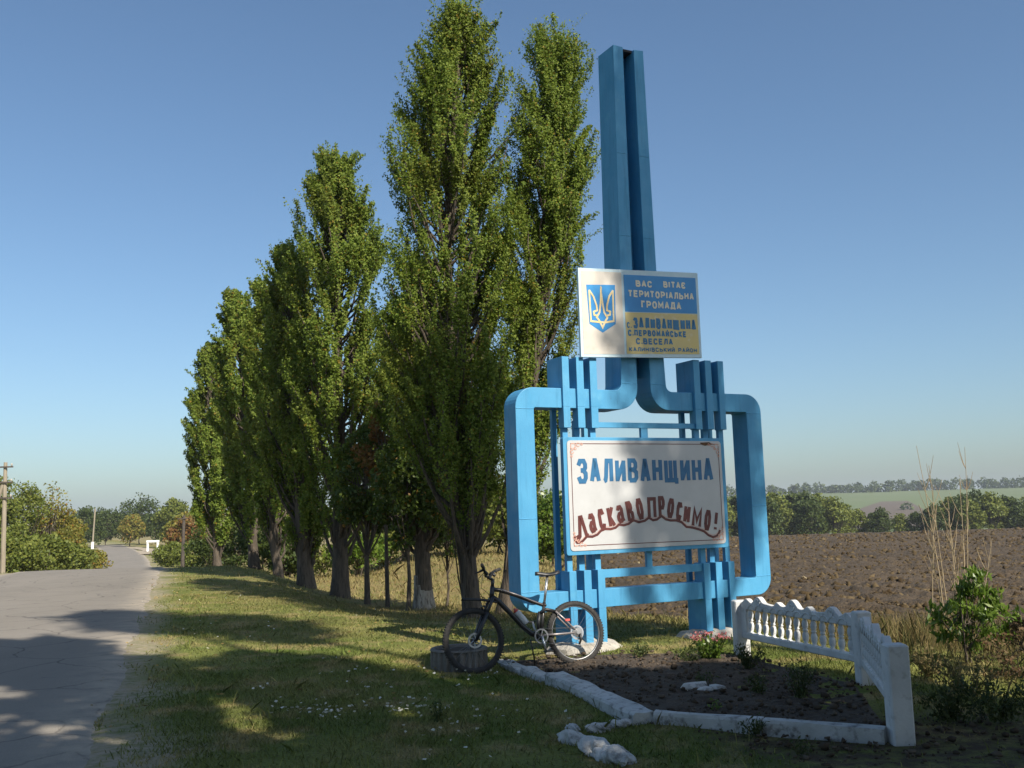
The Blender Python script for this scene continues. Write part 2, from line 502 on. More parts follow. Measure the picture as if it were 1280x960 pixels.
nt.links.new(col, bs.inputs['Base Color']); bs.inputs['Roughness'].default_value = 0.9; bs.inputs['Specular IOR Level'].default_value = .25
bump(nt, bs, noise_fac(nt, 60, 4, lo=0, hi=1), 0.6, 0.012)
MAT['asphalt'] = m
MAT['track'] = mat_noise('dirt_track', (0.36, 0.30, 0.22), (0.28, 0.23, 0.16), 0.4, 0.95)

m, nt, bs, out = nodes_of('grass_blades')
col = grass_colour(nt)
gi = nt.nodes.new('ShaderNodeNewGeometry')
hs = nt.nodes.new('ShaderNodeHueSaturation')
mr = nt.nodes.new('ShaderNodeMapRange'); mr.inputs['To Min'].default_value = 0.65; mr.inputs['To Max'].default_value = 1.45
nt.links.new(gi.outputs['Random Per Island'], mr.inputs['Value']); nt.links.new(mr.outputs[0], hs.inputs['Value']); nt.links.new(col, hs.inputs['Color'])
nt.links.new(hs.outputs[0], bs.inputs['Base Color']); bs.inputs['Roughness'].default_value = 0.6; bs.inputs['Specular IOR Level'].default_value = .25
tr = nt.nodes.new('ShaderNodeBsdfTranslucent'); nt.links.new(hs.outputs[0], tr.inputs[0])
ms = nt.nodes.new('ShaderNodeMixShader'); ms.inputs[0].default_value = 0.3
nt.links.new(bs.outputs[0], ms.inputs[1]); nt.links.new(tr.outputs[0], ms.inputs[2]); nt.links.new(ms.outputs[0], out.inputs['Surface'])
MAT['grass'] = m

MAT['poplar'] = mat_leaf('poplar_leaves', [(0.085, 0.132, 0.017), (0.135, 0.195, 0.025), (0.185, 0.245, 0.034), (0.235, 0.285, 0.05)], 0.45, 0.6, accent=(0.26, 0.19, 0.03), acc_frac=0.035, patch=(0.155, 0.16, 0.026), patch_scale=0.45, patch_rng=(.52, .75), spec=.22)
MAT['maple'] = mat_leaf('maple_leaves', [(0.045, 0.075, 0.012), (0.075, 0.115, 0.018), (0.115, 0.15, 0.025)], 0.4, 0.5, accent=(0.26, 0.15, 0.02), acc_frac=0.04)
MAT['autumn'] = mat_leaf('autumn_leaves', [(0.16, 0.075, 0.02), (0.22, 0.11, 0.03), (0.13, 0.12, 0.025)], 0.35, 0.6)
MAT['yellowgreen'] = mat_leaf('yellow_green_leaves', [(0.15, 0.155, 0.024), (0.21, 0.20, 0.032), (0.28, 0.22, 0.042)], 0.38, 0.6, accent=(0.3, 0.15, 0.03), acc_frac=0.06, patch=(0.09, 0.12, 0.025), patch_scale=.35)
MAT['darkgreen'] = mat_leaf('dark_green_leaves', [(0.038, 0.060, 0.014), (0.06, 0.088, 0.018), (0.085, 0.112, 0.022)], 0.35, 0.6)
MAT['midgreen'] = mat_leaf('mid_green_leaves', [(0.085, 0.115, 0.02), (0.14, 0.17, 0.028), (0.19, 0.205, 0.036)], 0.35, 0.6)
MAT['bush'] = mat_leaf('glossy_bush_leaves', [(0.075, 0.135, 0.016), (0.125, 0.20, 0.025), (0.185, 0.255, 0.04)], 0.45, 0.38, spec=.5)
MAT['weed'] = mat_leaf('weed_leaves', [(0.03, 0.05, 0.012), (0.055, 0.075, 0.018), (0.09, 0.10, 0.03)], 0.3, 0.6)
MAT['straw'] = mat_leaf('dry_straw', [(0.30, 0.235, 0.14), (0.40, 0.32, 0.20), (0.22, 0.16, 0.09)], 0.15, 0.8)
MAT['dryweed'] = mat_leaf('dry_weeds', [(0.17, 0.12, 0.05), (0.24, 0.18, 0.08), (0.12, 0.11, 0.035), (0.09, 0.1, 0.03)], 0.25, 0.8)
MAT['rustweed'] = mat_leaf('russet_weeds', [(0.12, 0.06, 0.028), (0.09, 0.065, 0.025), (0.16, 0.1, 0.05)], 0.25, 0.8)
MAT['petal'] = mat_leaf('pink_petals', [(0.42, 0.12, 0.13), (0.55, 0.22, 0.20)], 0.3, 0.6)
MAT['paleleaf'] = mat_leaf('pale_fallen_leaves', [(0.50, 0.48, 0.40), (0.62, 0.60, 0.52), (0.34, 0.30, 0.2)], 0.1, 0.7)
MAT['clod'] = mat_leaf('soil_clods', [(0.04, 0.027, 0.014), (0.065, 0.046, 0.023), (0.108, 0.08, 0.044)], 0.0, 0.95, spec=.1, accent=(.22, .18, .11), acc_frac=.003)


# ================================================================== SETTING
def attr(me, name, vals):
    a = me.attributes.new(name, 'FLOAT', 'POINT'); a.data.foreach_set('value', np.asarray(vals, np.float32))


def grid_mesh(name, X, Y, Z, smooth=True):
    ny, nx = X.shape
    V = np.stack([X, Y, Z], -1).reshape(-1, 3)
    i = np.arange(ny - 1)[:, None] * nx + np.arange(nx - 1)[None]
    return raw_mesh(name, V, np.stack([i, i + 1, i + nx + 1, i + nx], -1).reshape(-1, 4), smooth)


BED = np.array([gpt(625, 826)[:2], gpt(812, 905)[:2], (2.58, 7.12), (3.08, 9.17), (2.43, 11.18), (1.2, 11.7)])


def in_poly(x, y, P):
    c = np.zeros(np.shape(x), bool)
    n = len(P)
    for i in range(n):
        x0, y0 = P[i]; x1, y1 = P[(i + 1) % n]
        c ^= ((y0 > y) != (y1 > y)) & (x < (x1 - x0) * (y - y0) / (y1 - y0 + 1e-12) + x0)
    return c


def dry_of(x, y):
    q = x - xr(y)
    d = 0.9 * sst(3.0, 6.5, q) * sst(13, 20, y) + 0.35 * sst(12, 16, y) * sst(0.3, 2, q)
    d = np.maximum(d, 0.8 * sst(-2.2, -0.5, x - xb(y)) * (y < 25))
    return np.clip(d + 0.35 * fbm(x * .5 + 40, y * .5, 2), 0, 1)


def soil_of(x, y):
    """bare earth round the flower bed and to the right of it"""
    s = sst(-0.2, 0.5, x - (1.0 - (y - 7.9) * 0.33)) * sst(8.6, 7.4, y)
    return np.clip(s * 1.0, 0, 1)


gx = np.concatenate([-np.geomspace(14, 900, 60)[::-1], np.arange(-13.8, 13.9, 0.2), np.geomspace(14, 1600, 70)])
gy = np.concatenate([np.arange(-30, 0, 2.0), np.arange(0, 32, 0.2), np.geomspace(32, 2400, 150)])
X, Y = np.meshgrid(gx, gy)
Z = hgt(X, Y)
me = grid_mesh('ground', X, Y, Z)
xx, yy = X.ravel(), Y.ravel(); qq = xx - xr(yy)
attr(me, 'dry', dry_of(xx, yy))
attr(me, 'gravel', np.clip(sst(0.75, -0.1, qq + 0.7 * fbm(xx * .8, yy * .8, 3)) * sst(-7.2, -6, qq), 0, 1) * (np.abs(yy) < 400))
attr(me, 'soil', soil_of(xx, yy))
tag(link('ground', me, MAT['ground']), 'grassy ground of verge, ditch and far hillside', kind='structure')

# road
ry = np.concatenate([np.arange(-12, 40, 0.25), np.geomspace(40, 200, 140)])
rt = np.linspace(0, 1, 29)
RY, RT = np.meshgrid(ry, rt, indexing='ij')
wob = 0.22 * fbm(ry * 0.6, ry * 0 + 3.3, 4)
wobl = 0.22 * fbm(ry * 0.6, ry * 0 + 9.3, 4)
e0 = xr(ry) - 5.6 + wobl; e1 = xr(ry) + 0.08 + wob
RX = e0[:, None] + (e1 - e0)[:, None] * RT
RZ = road_z(RY) + 0.012 + 0.03 * (1 - (2 * RT - 1) ** 2) + 0.006 * fbm(RX * .8, RY * .8, 2)
RZ = np.where((RT == 0) | (RT == 1), RZ - 0.03, RZ)
me = grid_mesh('road', RX, RY, RZ)
attr(me, 'edge', (sst(.86, 1, RT) + sst(.12, 0, RT)).ravel())
tag(link('road', me, MAT['asphalt']), 'grey worn asphalt road running away to the left', kind='structure')

# dirt track joining the far road
tp = [gpt(166, 690), gpt(176, 694), gpt(186, 692), gpt(188, 688), gpt(176, 686), gpt(163, 684.5)]
mb = MB()
tp = np.array([(p[0], p[1]) for p in tp])
tx = np.interp(np.linspace(0, 5, 41), range(6), tp[:, 0]); ty = np.interp(np.linspace(0, 5, 41), range(6), tp[:, 1])
tv = []
for i in range(41):
    j0, j1 = max(i - 1, 0), min(i + 1, 40)
    d = np.array([tx[j1] - tx[j0], ty[j1] - ty[j0]]); d /= np.linalg.norm(d) + 1e-9
    for s_ in (-1.1, 0, 1.1):
        x, y = tx[i] - d[1] * s_, ty[i] + d[0] * s_
        tv.append((x, y, hgt(x, y) + 0.07))
tv = np.array(tv).reshape(41, 3, 3)
tag(link('dirt_track', grid_mesh('dirt_track', tv[..., 0], tv[..., 1], tv[..., 2]), MAT['track']), 'pale dirt track leaving the far stretch of road', kind='structure')

# ploughed field
fy = np.geomspace(9.0, 108, 310)
ft = np.linspace(0, 1, 370) ** 1.15
FY, FT = np.meshgrid(fy, ft, indexing='ij')
fx0 = xb(fy) + 0.25 * fbm(fy * .8, fy * 0 + 7, 3); fx1 = np.maximum(0.62 * fy + 4, fx0 + 4)
FX = fx0[:, None] + (fx1 - fx0)[:, None] * FT
amp = sst(0, 0.9, FX - xb(FY)[...])
rid = np.abs(fbm(FX * 1.5, FY * 1.5, 4))
FZ = road_z(FY) * 0 + hgt(FX, FY, False) + 0.22 * sst(0, 1.2, FX - xb(FY)) * (1 - sst(95, 104, FY)) + 0.02 + amp * (0.10 * (0.5 - rid * 1.6) + 0.085 * fbm(FX * 3.7, FY * 3.7, 3) + 0.05 * fbm(FX * 9, FY * 9, 2) + .09 * np.sin((FX * .95 + FY * .32) * 2 * np.pi / 1.4 + 2 * fbm(FX * .4, FY * .4, 2)) * .35)
tag(link('ploughed_field', grid_mesh('ploughed_field', FX, FY, FZ, True), MAT['plough']), 'brown ploughed field of turned clods behind the sign', kind='structure')


def field_top(x, y):
    return hgt(x, y, False) + 0.22 * sst(0, 1.2, x - xb(y)) * (1 - sst(95, 104, y))


# clods lying on it
ico = []
t = (1 + 5 ** .5) / 2
ICV = np.array([(-1, t, 0), (1, t, 0), (-1, -t, 0), (1, -t, 0), (0, -1, t), (0, 1, t), (0, -1, -t), (0, 1, -t), (t, 0, -1), (t, 0, 1), (-t, 0, -1), (-t, 0, 1)]) / 1.9
ICF = np.array([(0, 11, 5), (0, 5, 1), (0, 1, 7), (0, 7, 10), (0, 10, 11), (1, 5, 9), (5, 11, 4), (11, 10, 2), (10, 7, 6), (7, 1, 8), (3, 9, 4), (3, 4, 2), (3, 2, 6), (3, 6, 8), (3, 8, 9), (4, 9, 5), (2, 4, 11), (6, 2, 10), (8, 6, 7), (9, 8, 1)])
OCV = np.array([(1, 0, 0), (-1, 0, 0), (0, 1, 0), (0, -1, 0), (0, 0, 1), (0, 0, -1.)]) * 1.1
OCF = np.array([(0, 2, 4), (2, 1, 4), (1, 3, 4), (3, 0, 4), (2, 0, 5), (1, 2, 5), (3, 1, 5), (0, 3, 5)])
N = 26000
cy_ = 10 * (95 / 10) ** rng.random(N)
cx_ = xb(cy_) + 0.3 + (0.60 * cy_ + 3 - xb(cy_)) * rng.random(N)
cs = np.clip(rng.lognormal(-3.45, 0.5, N), .01, .085) * (0.75 + cy_ / 38)
ra = rng.uniform(0, 6.28, N); rt_ = rng.normal(0, .5, N)
CV = OCV[None] * (1 + 0.25 * rng.normal(size=(N, 6, 1))) * cs[:, None, None] * rng.uniform(.6, 1.2, (N, 1, 3)) * np.array([1, 1, .75])
CV = np.stack([CV[..., 0], CV[..., 1] * np.cos(rt_)[:, None] - CV[..., 2] * np.sin(rt_)[:, None], CV[..., 1] * np.sin(rt_)[:, None] + CV[..., 2] * np.cos(rt_)[:, None]], -1)
CV = np.stack([CV[..., 0] * np.cos(ra)[:, None] - CV[..., 1] * np.sin(ra)[:, None], CV[..., 0] * np.sin(ra)[:, None] + CV[..., 1] * np.cos(ra)[:, None], CV[..., 2]], -1)
CV = CV + np.stack([cx_, cy_, field_top(cx_, cy_) + cs * .15 + 0.01], -1)[:, None]
CF = (OCF[None] + (np.arange(N) * 6)[:, None, None]).reshape(-1, 3)
tag(link('soil_clods', raw_mesh('soil_clods', CV.reshape(-1, 3), CF), MAT['clod']), 'loose clods of earth strewn over the ploughed field', 'soil', kind='stuff')

MAT['meadow'] = mat_noise('far_meadow_grass', (0.085, 0.115, 0.035), (0.10, 0.125, 0.045), 0.012, 0.95)
pl = np.array([[(Yv * (.10 + .62 * k / 24), Yv) for k in range(25)] for Yv in np.linspace(300, 1090, 36)])
tag(link('meadow', grid_mesh('meadow', pl[..., 0], pl[..., 1], hgt(pl[..., 0], pl[..., 1]) + 0.25), MAT['meadow']), 'green field sloping up the far hillside', kind='structure')
# far fallow strip on the hillside
pl = []
for i, Yv in enumerate(np.linspace(430, 720, 14)):
    a = 0.30 + 0.00022 * (Yv - 430); b = 0.425 - 0.00012 * (Yv - 430)
    pl.append([(Yv * (a + (b - a) * k / 10), Yv) for k in range(11)])
pl = np.array(pl)
tag(link('fallow_field', grid_mesh('fallow_field', pl[..., 0], pl[..., 1], hgt(pl[..., 0], pl[..., 1]) + 0.6), MAT['fallow']), 'brown fallow patch on the far hillside', kind='structure')

# flower bed
bx0, by0 = BED.min(0); bx1, by1 = BED.max(0)
bxs = np.arange(bx0 - .1, bx1 + .1, 0.03); bys = np.arange(by0 - .1, by1 + .1, 0.03)
BX, BY = np.meshgrid(bxs, bys)
inside = in_poly(BX, BY, BED)
ed = np.full(BX.shape, 9.0)
for i in range(len(BED)):
    a = BED[i]; b = BED[(i + 1) % len(BED)]; ab = b - a
    tt = np.clip(((BX - a[0]) * ab[0] + (BY - a[1]) * ab[1]) / (ab @ ab), 0, 1)
    ed = np.minimum(ed, np.hypot(BX - a[0] - tt * ab[0], BY - a[1] - tt * ab[1]))
sg = np.where(inside, ed, -ed)
BZ = hgt(BX, BY, False) - 0.06 + 0.085 * sst(-0.12, 0.12, sg) + sst(0, .3, sg) * (0.03 * fbm(BX * 2.5, BY * 2.5, 4) + .035 * fbm(BX * 9, BY * 9, 3))
tag(link('flower_bed', grid_mesh('flower_bed', BX, BY, BZ), MAT['soil']), 'dark dug earth of the flower bed inside the kerb', kind='structure')

N = 5200
ex = rng.uniform(bx0, bx1 + 1.6, N); ey = rng.uniform(5.6, by1, N)
ok = (in_poly(ex, ey, BED) | (soil_of(ex, ey) > .5)) & (rng.random(N) < .35 + vnoise(ex * 2, ey * 2) + .5)
ex, ey = ex[ok], ey[ok]; N = len(ex)
cs = np.clip(rng.lognormal(-4.4, .55, N), .004, .035)
CV = ICV[None] * (1 + 0.22 * rng.normal(size=(N, 12, 1))) * cs[:, None, None] * rng.uniform(.6, 1.2, (N, 1, 3)) * np.array([1, 1, .7])
CV = CV + np.stack([ex, ey, hgt(ex, ey, False) + .035 * in_poly(ex, ey, BED) + cs * .2], -1)[:, None]
CF = (ICF[None] + (np.arange(N) * 12)[:, None, None]).reshape(-1, 3)
MAT['crumb'] = mat_leaf('dark_soil_crumbs', [(0.045, 0.033, 0.022), (0.075, 0.056, 0.039), (0.12, 0.094, 0.068)], 0.0, 0.95, spec=.1)
tag(link('soil_crumbs', raw_mesh('soil_crumbs', CV.reshape(-1, 3), CF), MAT['crumb']), 'crumbs of dark earth in the flower bed and before its kerb', 'soil', kind='stuff')
# grass -----------------------------------------------------
gp = []


def scatter_grass(n, d0, d1, hmin, hmax, wmul):
    d = np.sqrt(rng.uniform(d0 ** 2, d1 ** 2, n))
    a = rng.uniform(-0.60, 0.62, n)
    return d * np.sin(a), d * np.cos(a), rng.uniform(hmin, hmax, n), np.full(n, wmul)


parts = [scatter_grass(190000, 4.5, 12, .016, .05, 1.0), scatter_grass(170000, 12, 24, .018, .05, 1.7), scatter_grass(90000, 24, 60, .03, .07, 3.2)]
GX, GY, GH, GW = [np.concatenate(a) for a in zip(*parts)]
q = GX - xr(GY)
dens = vnoise(GX * 1.3, GY * 1.3) + 0.5 * vnoise(GX * 4, GY * 4) + .5
keep = (q > 0.0 + 0.7 * (vnoise(GX * 1.1, GY * 1.1) + .3)) & (GX < xb(GY) + 0.1) & ~in_poly(GX, GY, BED) & (rng.random(len(GX)) < 0.25 + 0.8 * dens)
keep |= (q < -6.2) & (q > -25)
keep &= ~((np.hypot(GX + 0.67, GY - 11.2) < 0.38))
keep &= rng.random(len(GX)) > 0.93 * soil_of(GX, GY)
keep &= rng.random(len(GX)) < sst(-.2, 1.0, np.where(q > 0, q, 2))
GX, GY, GH, GW, q = GX[keep], GY[keep], GH[keep], GW[keep], q[keep]
wild = sst(4.5, 7, q) * sst(13, 18, GY) + sst(-1.6, -.4, GX - xb(GY)) * (GY < 20)
GH = GH * (1 + 1.3 * np.clip(wild, 0, 1)) * np.where(rng.random(len(GH)) < .035, rng.uniform(1.8, 3.2, len(GH)), 1)
n = len(GX)
GZ = hgt(GX, GY)
ang = rng.uniform(0, 2 * np.pi, n); lean = rng.normal(0, 0.5, (n, 2)) * GH[:, None]
w = 0.0042 * GW * rng.uniform(.7, 1.4, n)
dx, dy = np.cos(ang) * w, np.sin(ang) * w
base = np.stack([GX, GY, GZ - 0.01], -1)
off = np.stack([dx, dy, np.zeros(n)], -1)
mid = base + np.stack([lean[:, 0] * .4, lean[:, 1] * .4, GH * .62], -1)
tip = base + np.stack([lean[:, 0], lean[:, 1], GH], -1)
GV = np.stack([base - off, base + off, mid + off * .7, tip, mid - off * .7], 1).reshape(-1, 3)
gi_ = np.arange(n)[:, None] * 5
me = raw_mesh('grass', GV, gi_ + np.arange(5)[None])
attr(me, 'dry', np.repeat(dry_of(GX, GY), 5))
tag(link('grass', me, MAT['grass']), 'short mown and dry grass growing on the verge', 'grass', kind='stuff')

# tall dry weeds along the field's edge on the right
N = 16000
d = rng.uniform(6.5, 15, N); s_ = rng.normal(0, 1, N)
wy = d; wx = np.maximum(xb(wy) - rng.exponential(0.9, N) - 0.05, 2.0)
ok = (wx > 3.25 + 0.25 * (wy < 9)) & (vnoise(wx * 1.2, wy * 1.2) > -.22)
wx, wy = wx[ok], wy[ok]; n = len(wx)
hh = rng.uniform(.08, .34, n) * (0.6 + 0.8 * (vnoise(wx * .9 + 9, wy * .9) + .5))
C0 = np.stack([wx, wy, hgt(wx, wy) - .01], -1)
ln = rng.normal(0, .35, (n, 2)) * hh[:, None]
ang = rng.uniform(0, 6.28, n); off = np.stack([np.cos(ang), np.sin(ang), 0 * ang], -1) * rng.uniform(.002, .0055, n)[:, None]
mid = C0 + np.stack([ln[:, 0] * .4, ln[:, 1] * .4, hh * .6], -1); tip = C0 + np.stack([ln[:, 0], ln[:, 1], hh], -1)
WV = np.stack([C0 - off, C0 + off, mid + off * .8, tip, mid - off * .8], 1).reshape(-1, 3)
me = raw_mesh('dry_weeds', WV, np.arange(n)[:, None] * 5 + np.arange(5)[None])
tag(link('dry_weeds', me, MAT['dryweed']), 'straw-coloured weeds along the edge of the ploughed field', 'weeds', kind='stuff')

# pale fallen leaves in the grass
cl = [(385, 885, 45, 12), (420, 890, 40, 10), (500, 888, 60, 14), (590, 845, 60, 12), (330, 860, 10, 8), (470, 850, 60, 20), (560, 920, 80, 40), (300, 790, 120, 40), (250, 745, 120, 12), (640, 890, 60, 25), (450, 770, 70, 8)]
P = []
for (px, py, sx, sy), k in zip(cl, (34, 26, 44, 24, 6, 18, 30, 22, 16, 14, 10)):
    for _ in range(k):
        p = gpt(px + rng.normal() * sx * .5, max(722, py + rng.normal() * sy * .5))
        P.append((p[0], p[1], hgt(p[0], p[1]) + .045))
P = np.array(P)
V, Fq = leaf_quads(P, 0.042, rng, .8)
bx_ = rng.uniform(-12, 1.5, 2600); by_ = rng.uniform(5.5, 30, 2600); bq = bx_ - xr(by_)
ok = (bq > -1.0) & (bq < 7) & ~in_poly(bx_, by_, BED) & (vnoise(bx_ * .8, by_ * .8) > -.12)
bx_, by_ = bx_[ok], by_[ok]
BL = np.stack([bx_, by_, hgt(bx_, by_) + np.where(bx_ - xr(by_) < .2, .035, .03)], -1)
Vb, Fb = leaf_quads(BL, .05, rng, .75)
Vb[:, 2] = np.repeat(BL[:, 2], 4) + (Vb[:, 2] - np.repeat(BL[:, 2], 4)) * .4
MAT['brownleaf'] = mat_leaf('brown_fallen_leaves', [(0.20, 0.13, 0.04), (0.30, 0.22, 0.07), (0.13, 0.085, 0.035)], .1, .7)
tag(link('brown_leaves', raw_mesh('brown_leaves', Vb, Fb), MAT['brownleaf']), 'yellow-brown fallen poplar leaves on the verge', 'leaves', kind='stuff')
V[:, 2] = np.repeat(P[:, 2], 4) + (V[:, 2] - np.repeat(P[:, 2], 4)) * .5
tag(link('fallen_leaves', raw_mesh('fallen_leaves', V, Fq), MAT['paleleaf']), 'small pale leaves and petals scattered in the shaded grass', 'leaves', kind='stuff')


# ================================================================== SIGN
SY = R_(27)
SIGN = (1.69, 12.49, 0.0)
LIFT = 0.0
sign = empty('welcome_sign', SIGN, (0, 0, SY))
tag(sign, 'tall blue metal village entrance sign with pylon, frame and two boards', 'sign')


def arc(cx, cz, r, a0, a1, n=8):
    return [(cx + r * math.cos(R_(a0 + (a1 - a0) * i / n)), cz + r * math.sin(R_(a0 + (a1 - a0) * i / n))) for i in range(n + 1)]


def ccw(poly):
    a = sum(poly[i][0] * poly[(i + 1) % len(poly)][1] - poly[(i + 1) % len(poly)][0] * poly[i][1] for i in range(len(poly)))
    return poly if a > 0 else poly[::-1]


def smooth_bevel(o, w=0.006):
    b = o.modifiers.new('edge', 'BEVEL'); b.width = w; b.segments = 2; b.limit_method = 'ANGLE'; b.angle_limit = R_(50)
    return o


def mirror(poly, c=0.0):
    return [(2 * c - x, z) for x, z in poly]


CF_ = ([(-0.79, 2.86), (-0.79, 3.10)] + arc(-1.86 + .24, 3.10 - .24, .24, 90, 180) + arc(-1.86 + .22, .47 + .22, .22, 180, 270)
       + [(-0.79, .47), (-0.79, .69)] + [(-1.60, .69), (-1.615, .71), (-1.615, 2.845), (-1.60, 2.86)])
for mir in (False, True):
    poly = mirror(CF_, -0.01) if mir else CF_
    smooth_bevel(MB().prism(ccw(poly), 0.0, 0.31).build('frame_loop', MAT['blue'], sign))
BAR = ([(-.79, 3.10)] + arc(-.45, 3.19, .09, 270, 360, 6) + [(-.30, 4.65), (-.255, 7.67), (-.105, 7.66), (-.115, 4.65)]
       + arc(-.40, 3.14, .28, 0, -90, 8) + [(-.79, 2.86)])
for mir in (False, True):
    poly = mirror(BAR, -0.02) if mir else BAR
    smooth_bevel(MB().prism(ccw(poly), 0.012, 0.39).build('pylon_bar', MAT['blue'], sign))
MB().box(-.112, .072, .26, .32, 3.3, 7.63).build('pylon_web', MAT['blue'], sign)
MB().box(-.112, .072, .06, .385, 7.632, 7.664).build('pylon_cap', MAT['dark'], sign)
FX_ = [(-1.23, -1.135), (-1.03, -.93), (-.84, -.74)]
fins = FX_ + [(-b - .01, -a - .01) for a, b in FX_[::-1]]
for k, (a, b) in enumerate(fins):
    zt = 3.485 + 0.01 * (k // 3) * 4
    P = [(a, 2.62), (b, 2.62), (b, zt), (a, zt)]
    mb = MB().box(a, b, -.035, .345, 2.875, zt).box(a, b, -.035, .10, 2.62, 2.875)
    smooth_bevel(mb.build('fin', MAT['blue'], sign), .004)
    mb = MB().box(a, b, -.035, .345, .05, .465).box(a, b, -.035, .17, .465, .92)
    smooth_bevel(mb.build('fin', MAT['blue'], sign), .004)
    MB().box(a + .012, b - .012, .03 + .06 * (k % 3 == 1), .09 + .06 * (k % 3 == 1), .80, 2.72).build('upright', MAT['blue'], sign)
for sx in (-1.22, -.78, .72, 1.16):
    MB().box(sx, sx + .06, .27, .33, .6, 2.93).build('rear_post', MAT['blue'], sign)
MB().box(-.80, .78, .0, .06, 2.63, 2.695).build('rail', MAT['blue'], sign)
MB().box(-.80, .78, .0, .06, .82, .915).build('rail', MAT['blue'], sign)
smooth_bevel(MB().box(-.787, .767, .006, .19, .473, .687).build('rail', MAT['blue'], sign))
MB().box(-.10, .0, .006, .05, 2.46, 2.64).build('strut', MAT['blue'], sign)
MB().box(-.10, -.02, .006, .05, .91, 1.16).build('strut', MAT['blue'], sign)


# weld seams across the box sections
for x0, x1, z_, y_ in ((-1.86, -1.615, 2.845, 0), (-1.86, -1.615, 1.55, 0), (-1.86, -1.615, .71, 0), (1.595, 1.84, 2.845, 0), (1.595, 1.84, 1.62, 0), (1.595, 1.84, .71, 0), (-.355, -.118, 3.19, .012), (.078, .315, 3.19, .012), (-.292, -.114, 5.1, .012), (-.28, -.112, 6.2, .012), (.074, .25, 5.1, .012), (.072, .24, 6.2, .012)):
    n_ = 14
    MB().tube([(x0 + .008 + (x1 - x0 - .016) * k / n_, y_ + .001, z_ + .003 * float(vnoise(k * .9, z_ * 7))) for k in range(n_ + 1)], [.0055 + .003 * float(vnoise(k * 1.7, z_ * 3 + 9)) for k in range(n_ + 1)], 6).build('weld_seam', MAT['blue'], sign, True)


# stroke lettering ---------------------------------------------------
def O_(x0=0, x1=1, y0=0, y1=1, c=.28):
    return [(x0, y0 + c), (x0, y1 - c), (x0 + c, y1), (x1 - c, y1), (x1, y1 - c), (x1, y0 + c), (x1 - c, y0), (x0 + c, y0), (x0, y0 + c), (x0, y0 + c + .02)]


GL = {
    'А': [[(0, 0), (.46, 1), (.54, 1), (1, 0)], [(.2, .3), (.8, .3)]],
    'В': [[(0, .02), (0, 1), (.7, 1), (.92, .86), (.92, .68), (.7, .54), (0, .54)], [(.6, .54), (1, .4), (1, .14), (.76, 0), (0, 0)]],
    'Г': [[(0, 0), (0, 1), (1, 1)]],
    'Д': [[(0, -.16), (0, .02), (1, .02), (1, -.16)], [(.14, .02), (.3, 1), (.84, 1), (.84, .02)]],
    'Е': [[(1, 0), (0, 0), (0, 1), (1, 1)], [(0, .52), (.85, .52)]],
    'Є': [[(1, .8), (.76, 1), (.24, 1), (0, .8), (0, .2), (.24, 0), (.76, 0), (1, .2)], [(0, .5), (.7, .5)]],
    'З': [[(0, .8), (.22, 1), (.76, 1), (.96, .84), (.96, .67), (.76, .54), (.35, .54)], [(.7, .54), (1, .38), (1, .17), (.78, 0), (.22, 0), (0, .2)]],
    'И': [[(0, 1), (0, 0)], [(.02, .06), (.98, .94)], [(1, 1), (1, 0)]],
    'Й': [[(0, 1), (0, 0)], [(.02, .06), (.98, .94)], [(1, 1), (1, 0)], [(.3, 1.2), (.7, 1.2)]],
    'І': [[(.5, 0), (.5, 1)]],
    'К': [[(0, 0), (0, 1)], [(1, 1), (.12, .5), (1, 0)]],
    'Л': [[(-.06, .0), (.1, .03), (.2, .22), (.36, 1), (1, 1), (1, 0)]],
    'М': [[(0, 0), (0, 1), (.5, .3), (1, 1), (1, 0)]],
    'Н': [[(0, 0), (0, 1)], [(1, 0), (1, 1)], [(0, .52), (1, .52)]],
    'О': [O_()],
    'П': [[(0, 0), (0, 1), (1, 1), (1, 0)]],
    'Р': [[(0, 0), (0, 1), (.74, 1), (1, .82), (1, .62), (.74, .44), (0, .44)]],
    'С': [[(1, .78), (.76, 1), (.24, 1), (0, .78), (0, .22), (.24, 0), (.76, 0), (1, .22)]],
    'Т': [[(0, 1), (1, 1)], [(.5, 1), (.5, 0)]],
    'Щ': [[(0, 1), (0, 0), (1.12, 0), (1.12, -.16)], [(.5, 1), (.5, 0)], [(1, 1), (1, 0)]],
    'Ь': [[(0, 1), (0, 0), (.74, 0), (1, .16), (1, .38), (.74, .54), (0, .54)]],
    '.': [[(0, .0), (0, .12)]],
    '!': [[(.5, 1), (.5, .34)], [(.5, .0), (.5, .1)]],
    'а': [[(.06, .8), (.28, 1), (.7, 1), (.94, .82), (.94, .2), (1.1, 0)], [(.94, .58), (.3, .54), (.02, .38), (.02, .16), (.26, 0), (.66, .02), (.94, .24)]],
    'л': [[(-.25, .1), (-.1, -.05), (.1, .05), (.45, 1), (.62, 1), (.9, .05), (1.1, .0)]],
    'в': [[(0, .02), (0, 1), (.6, 1), (.84, .86), (.84, .68), (.6, .54), (0, .54)], [(.5, .54), (1, .4), (1, .14), (.7, 0), (0, 0)]],
}


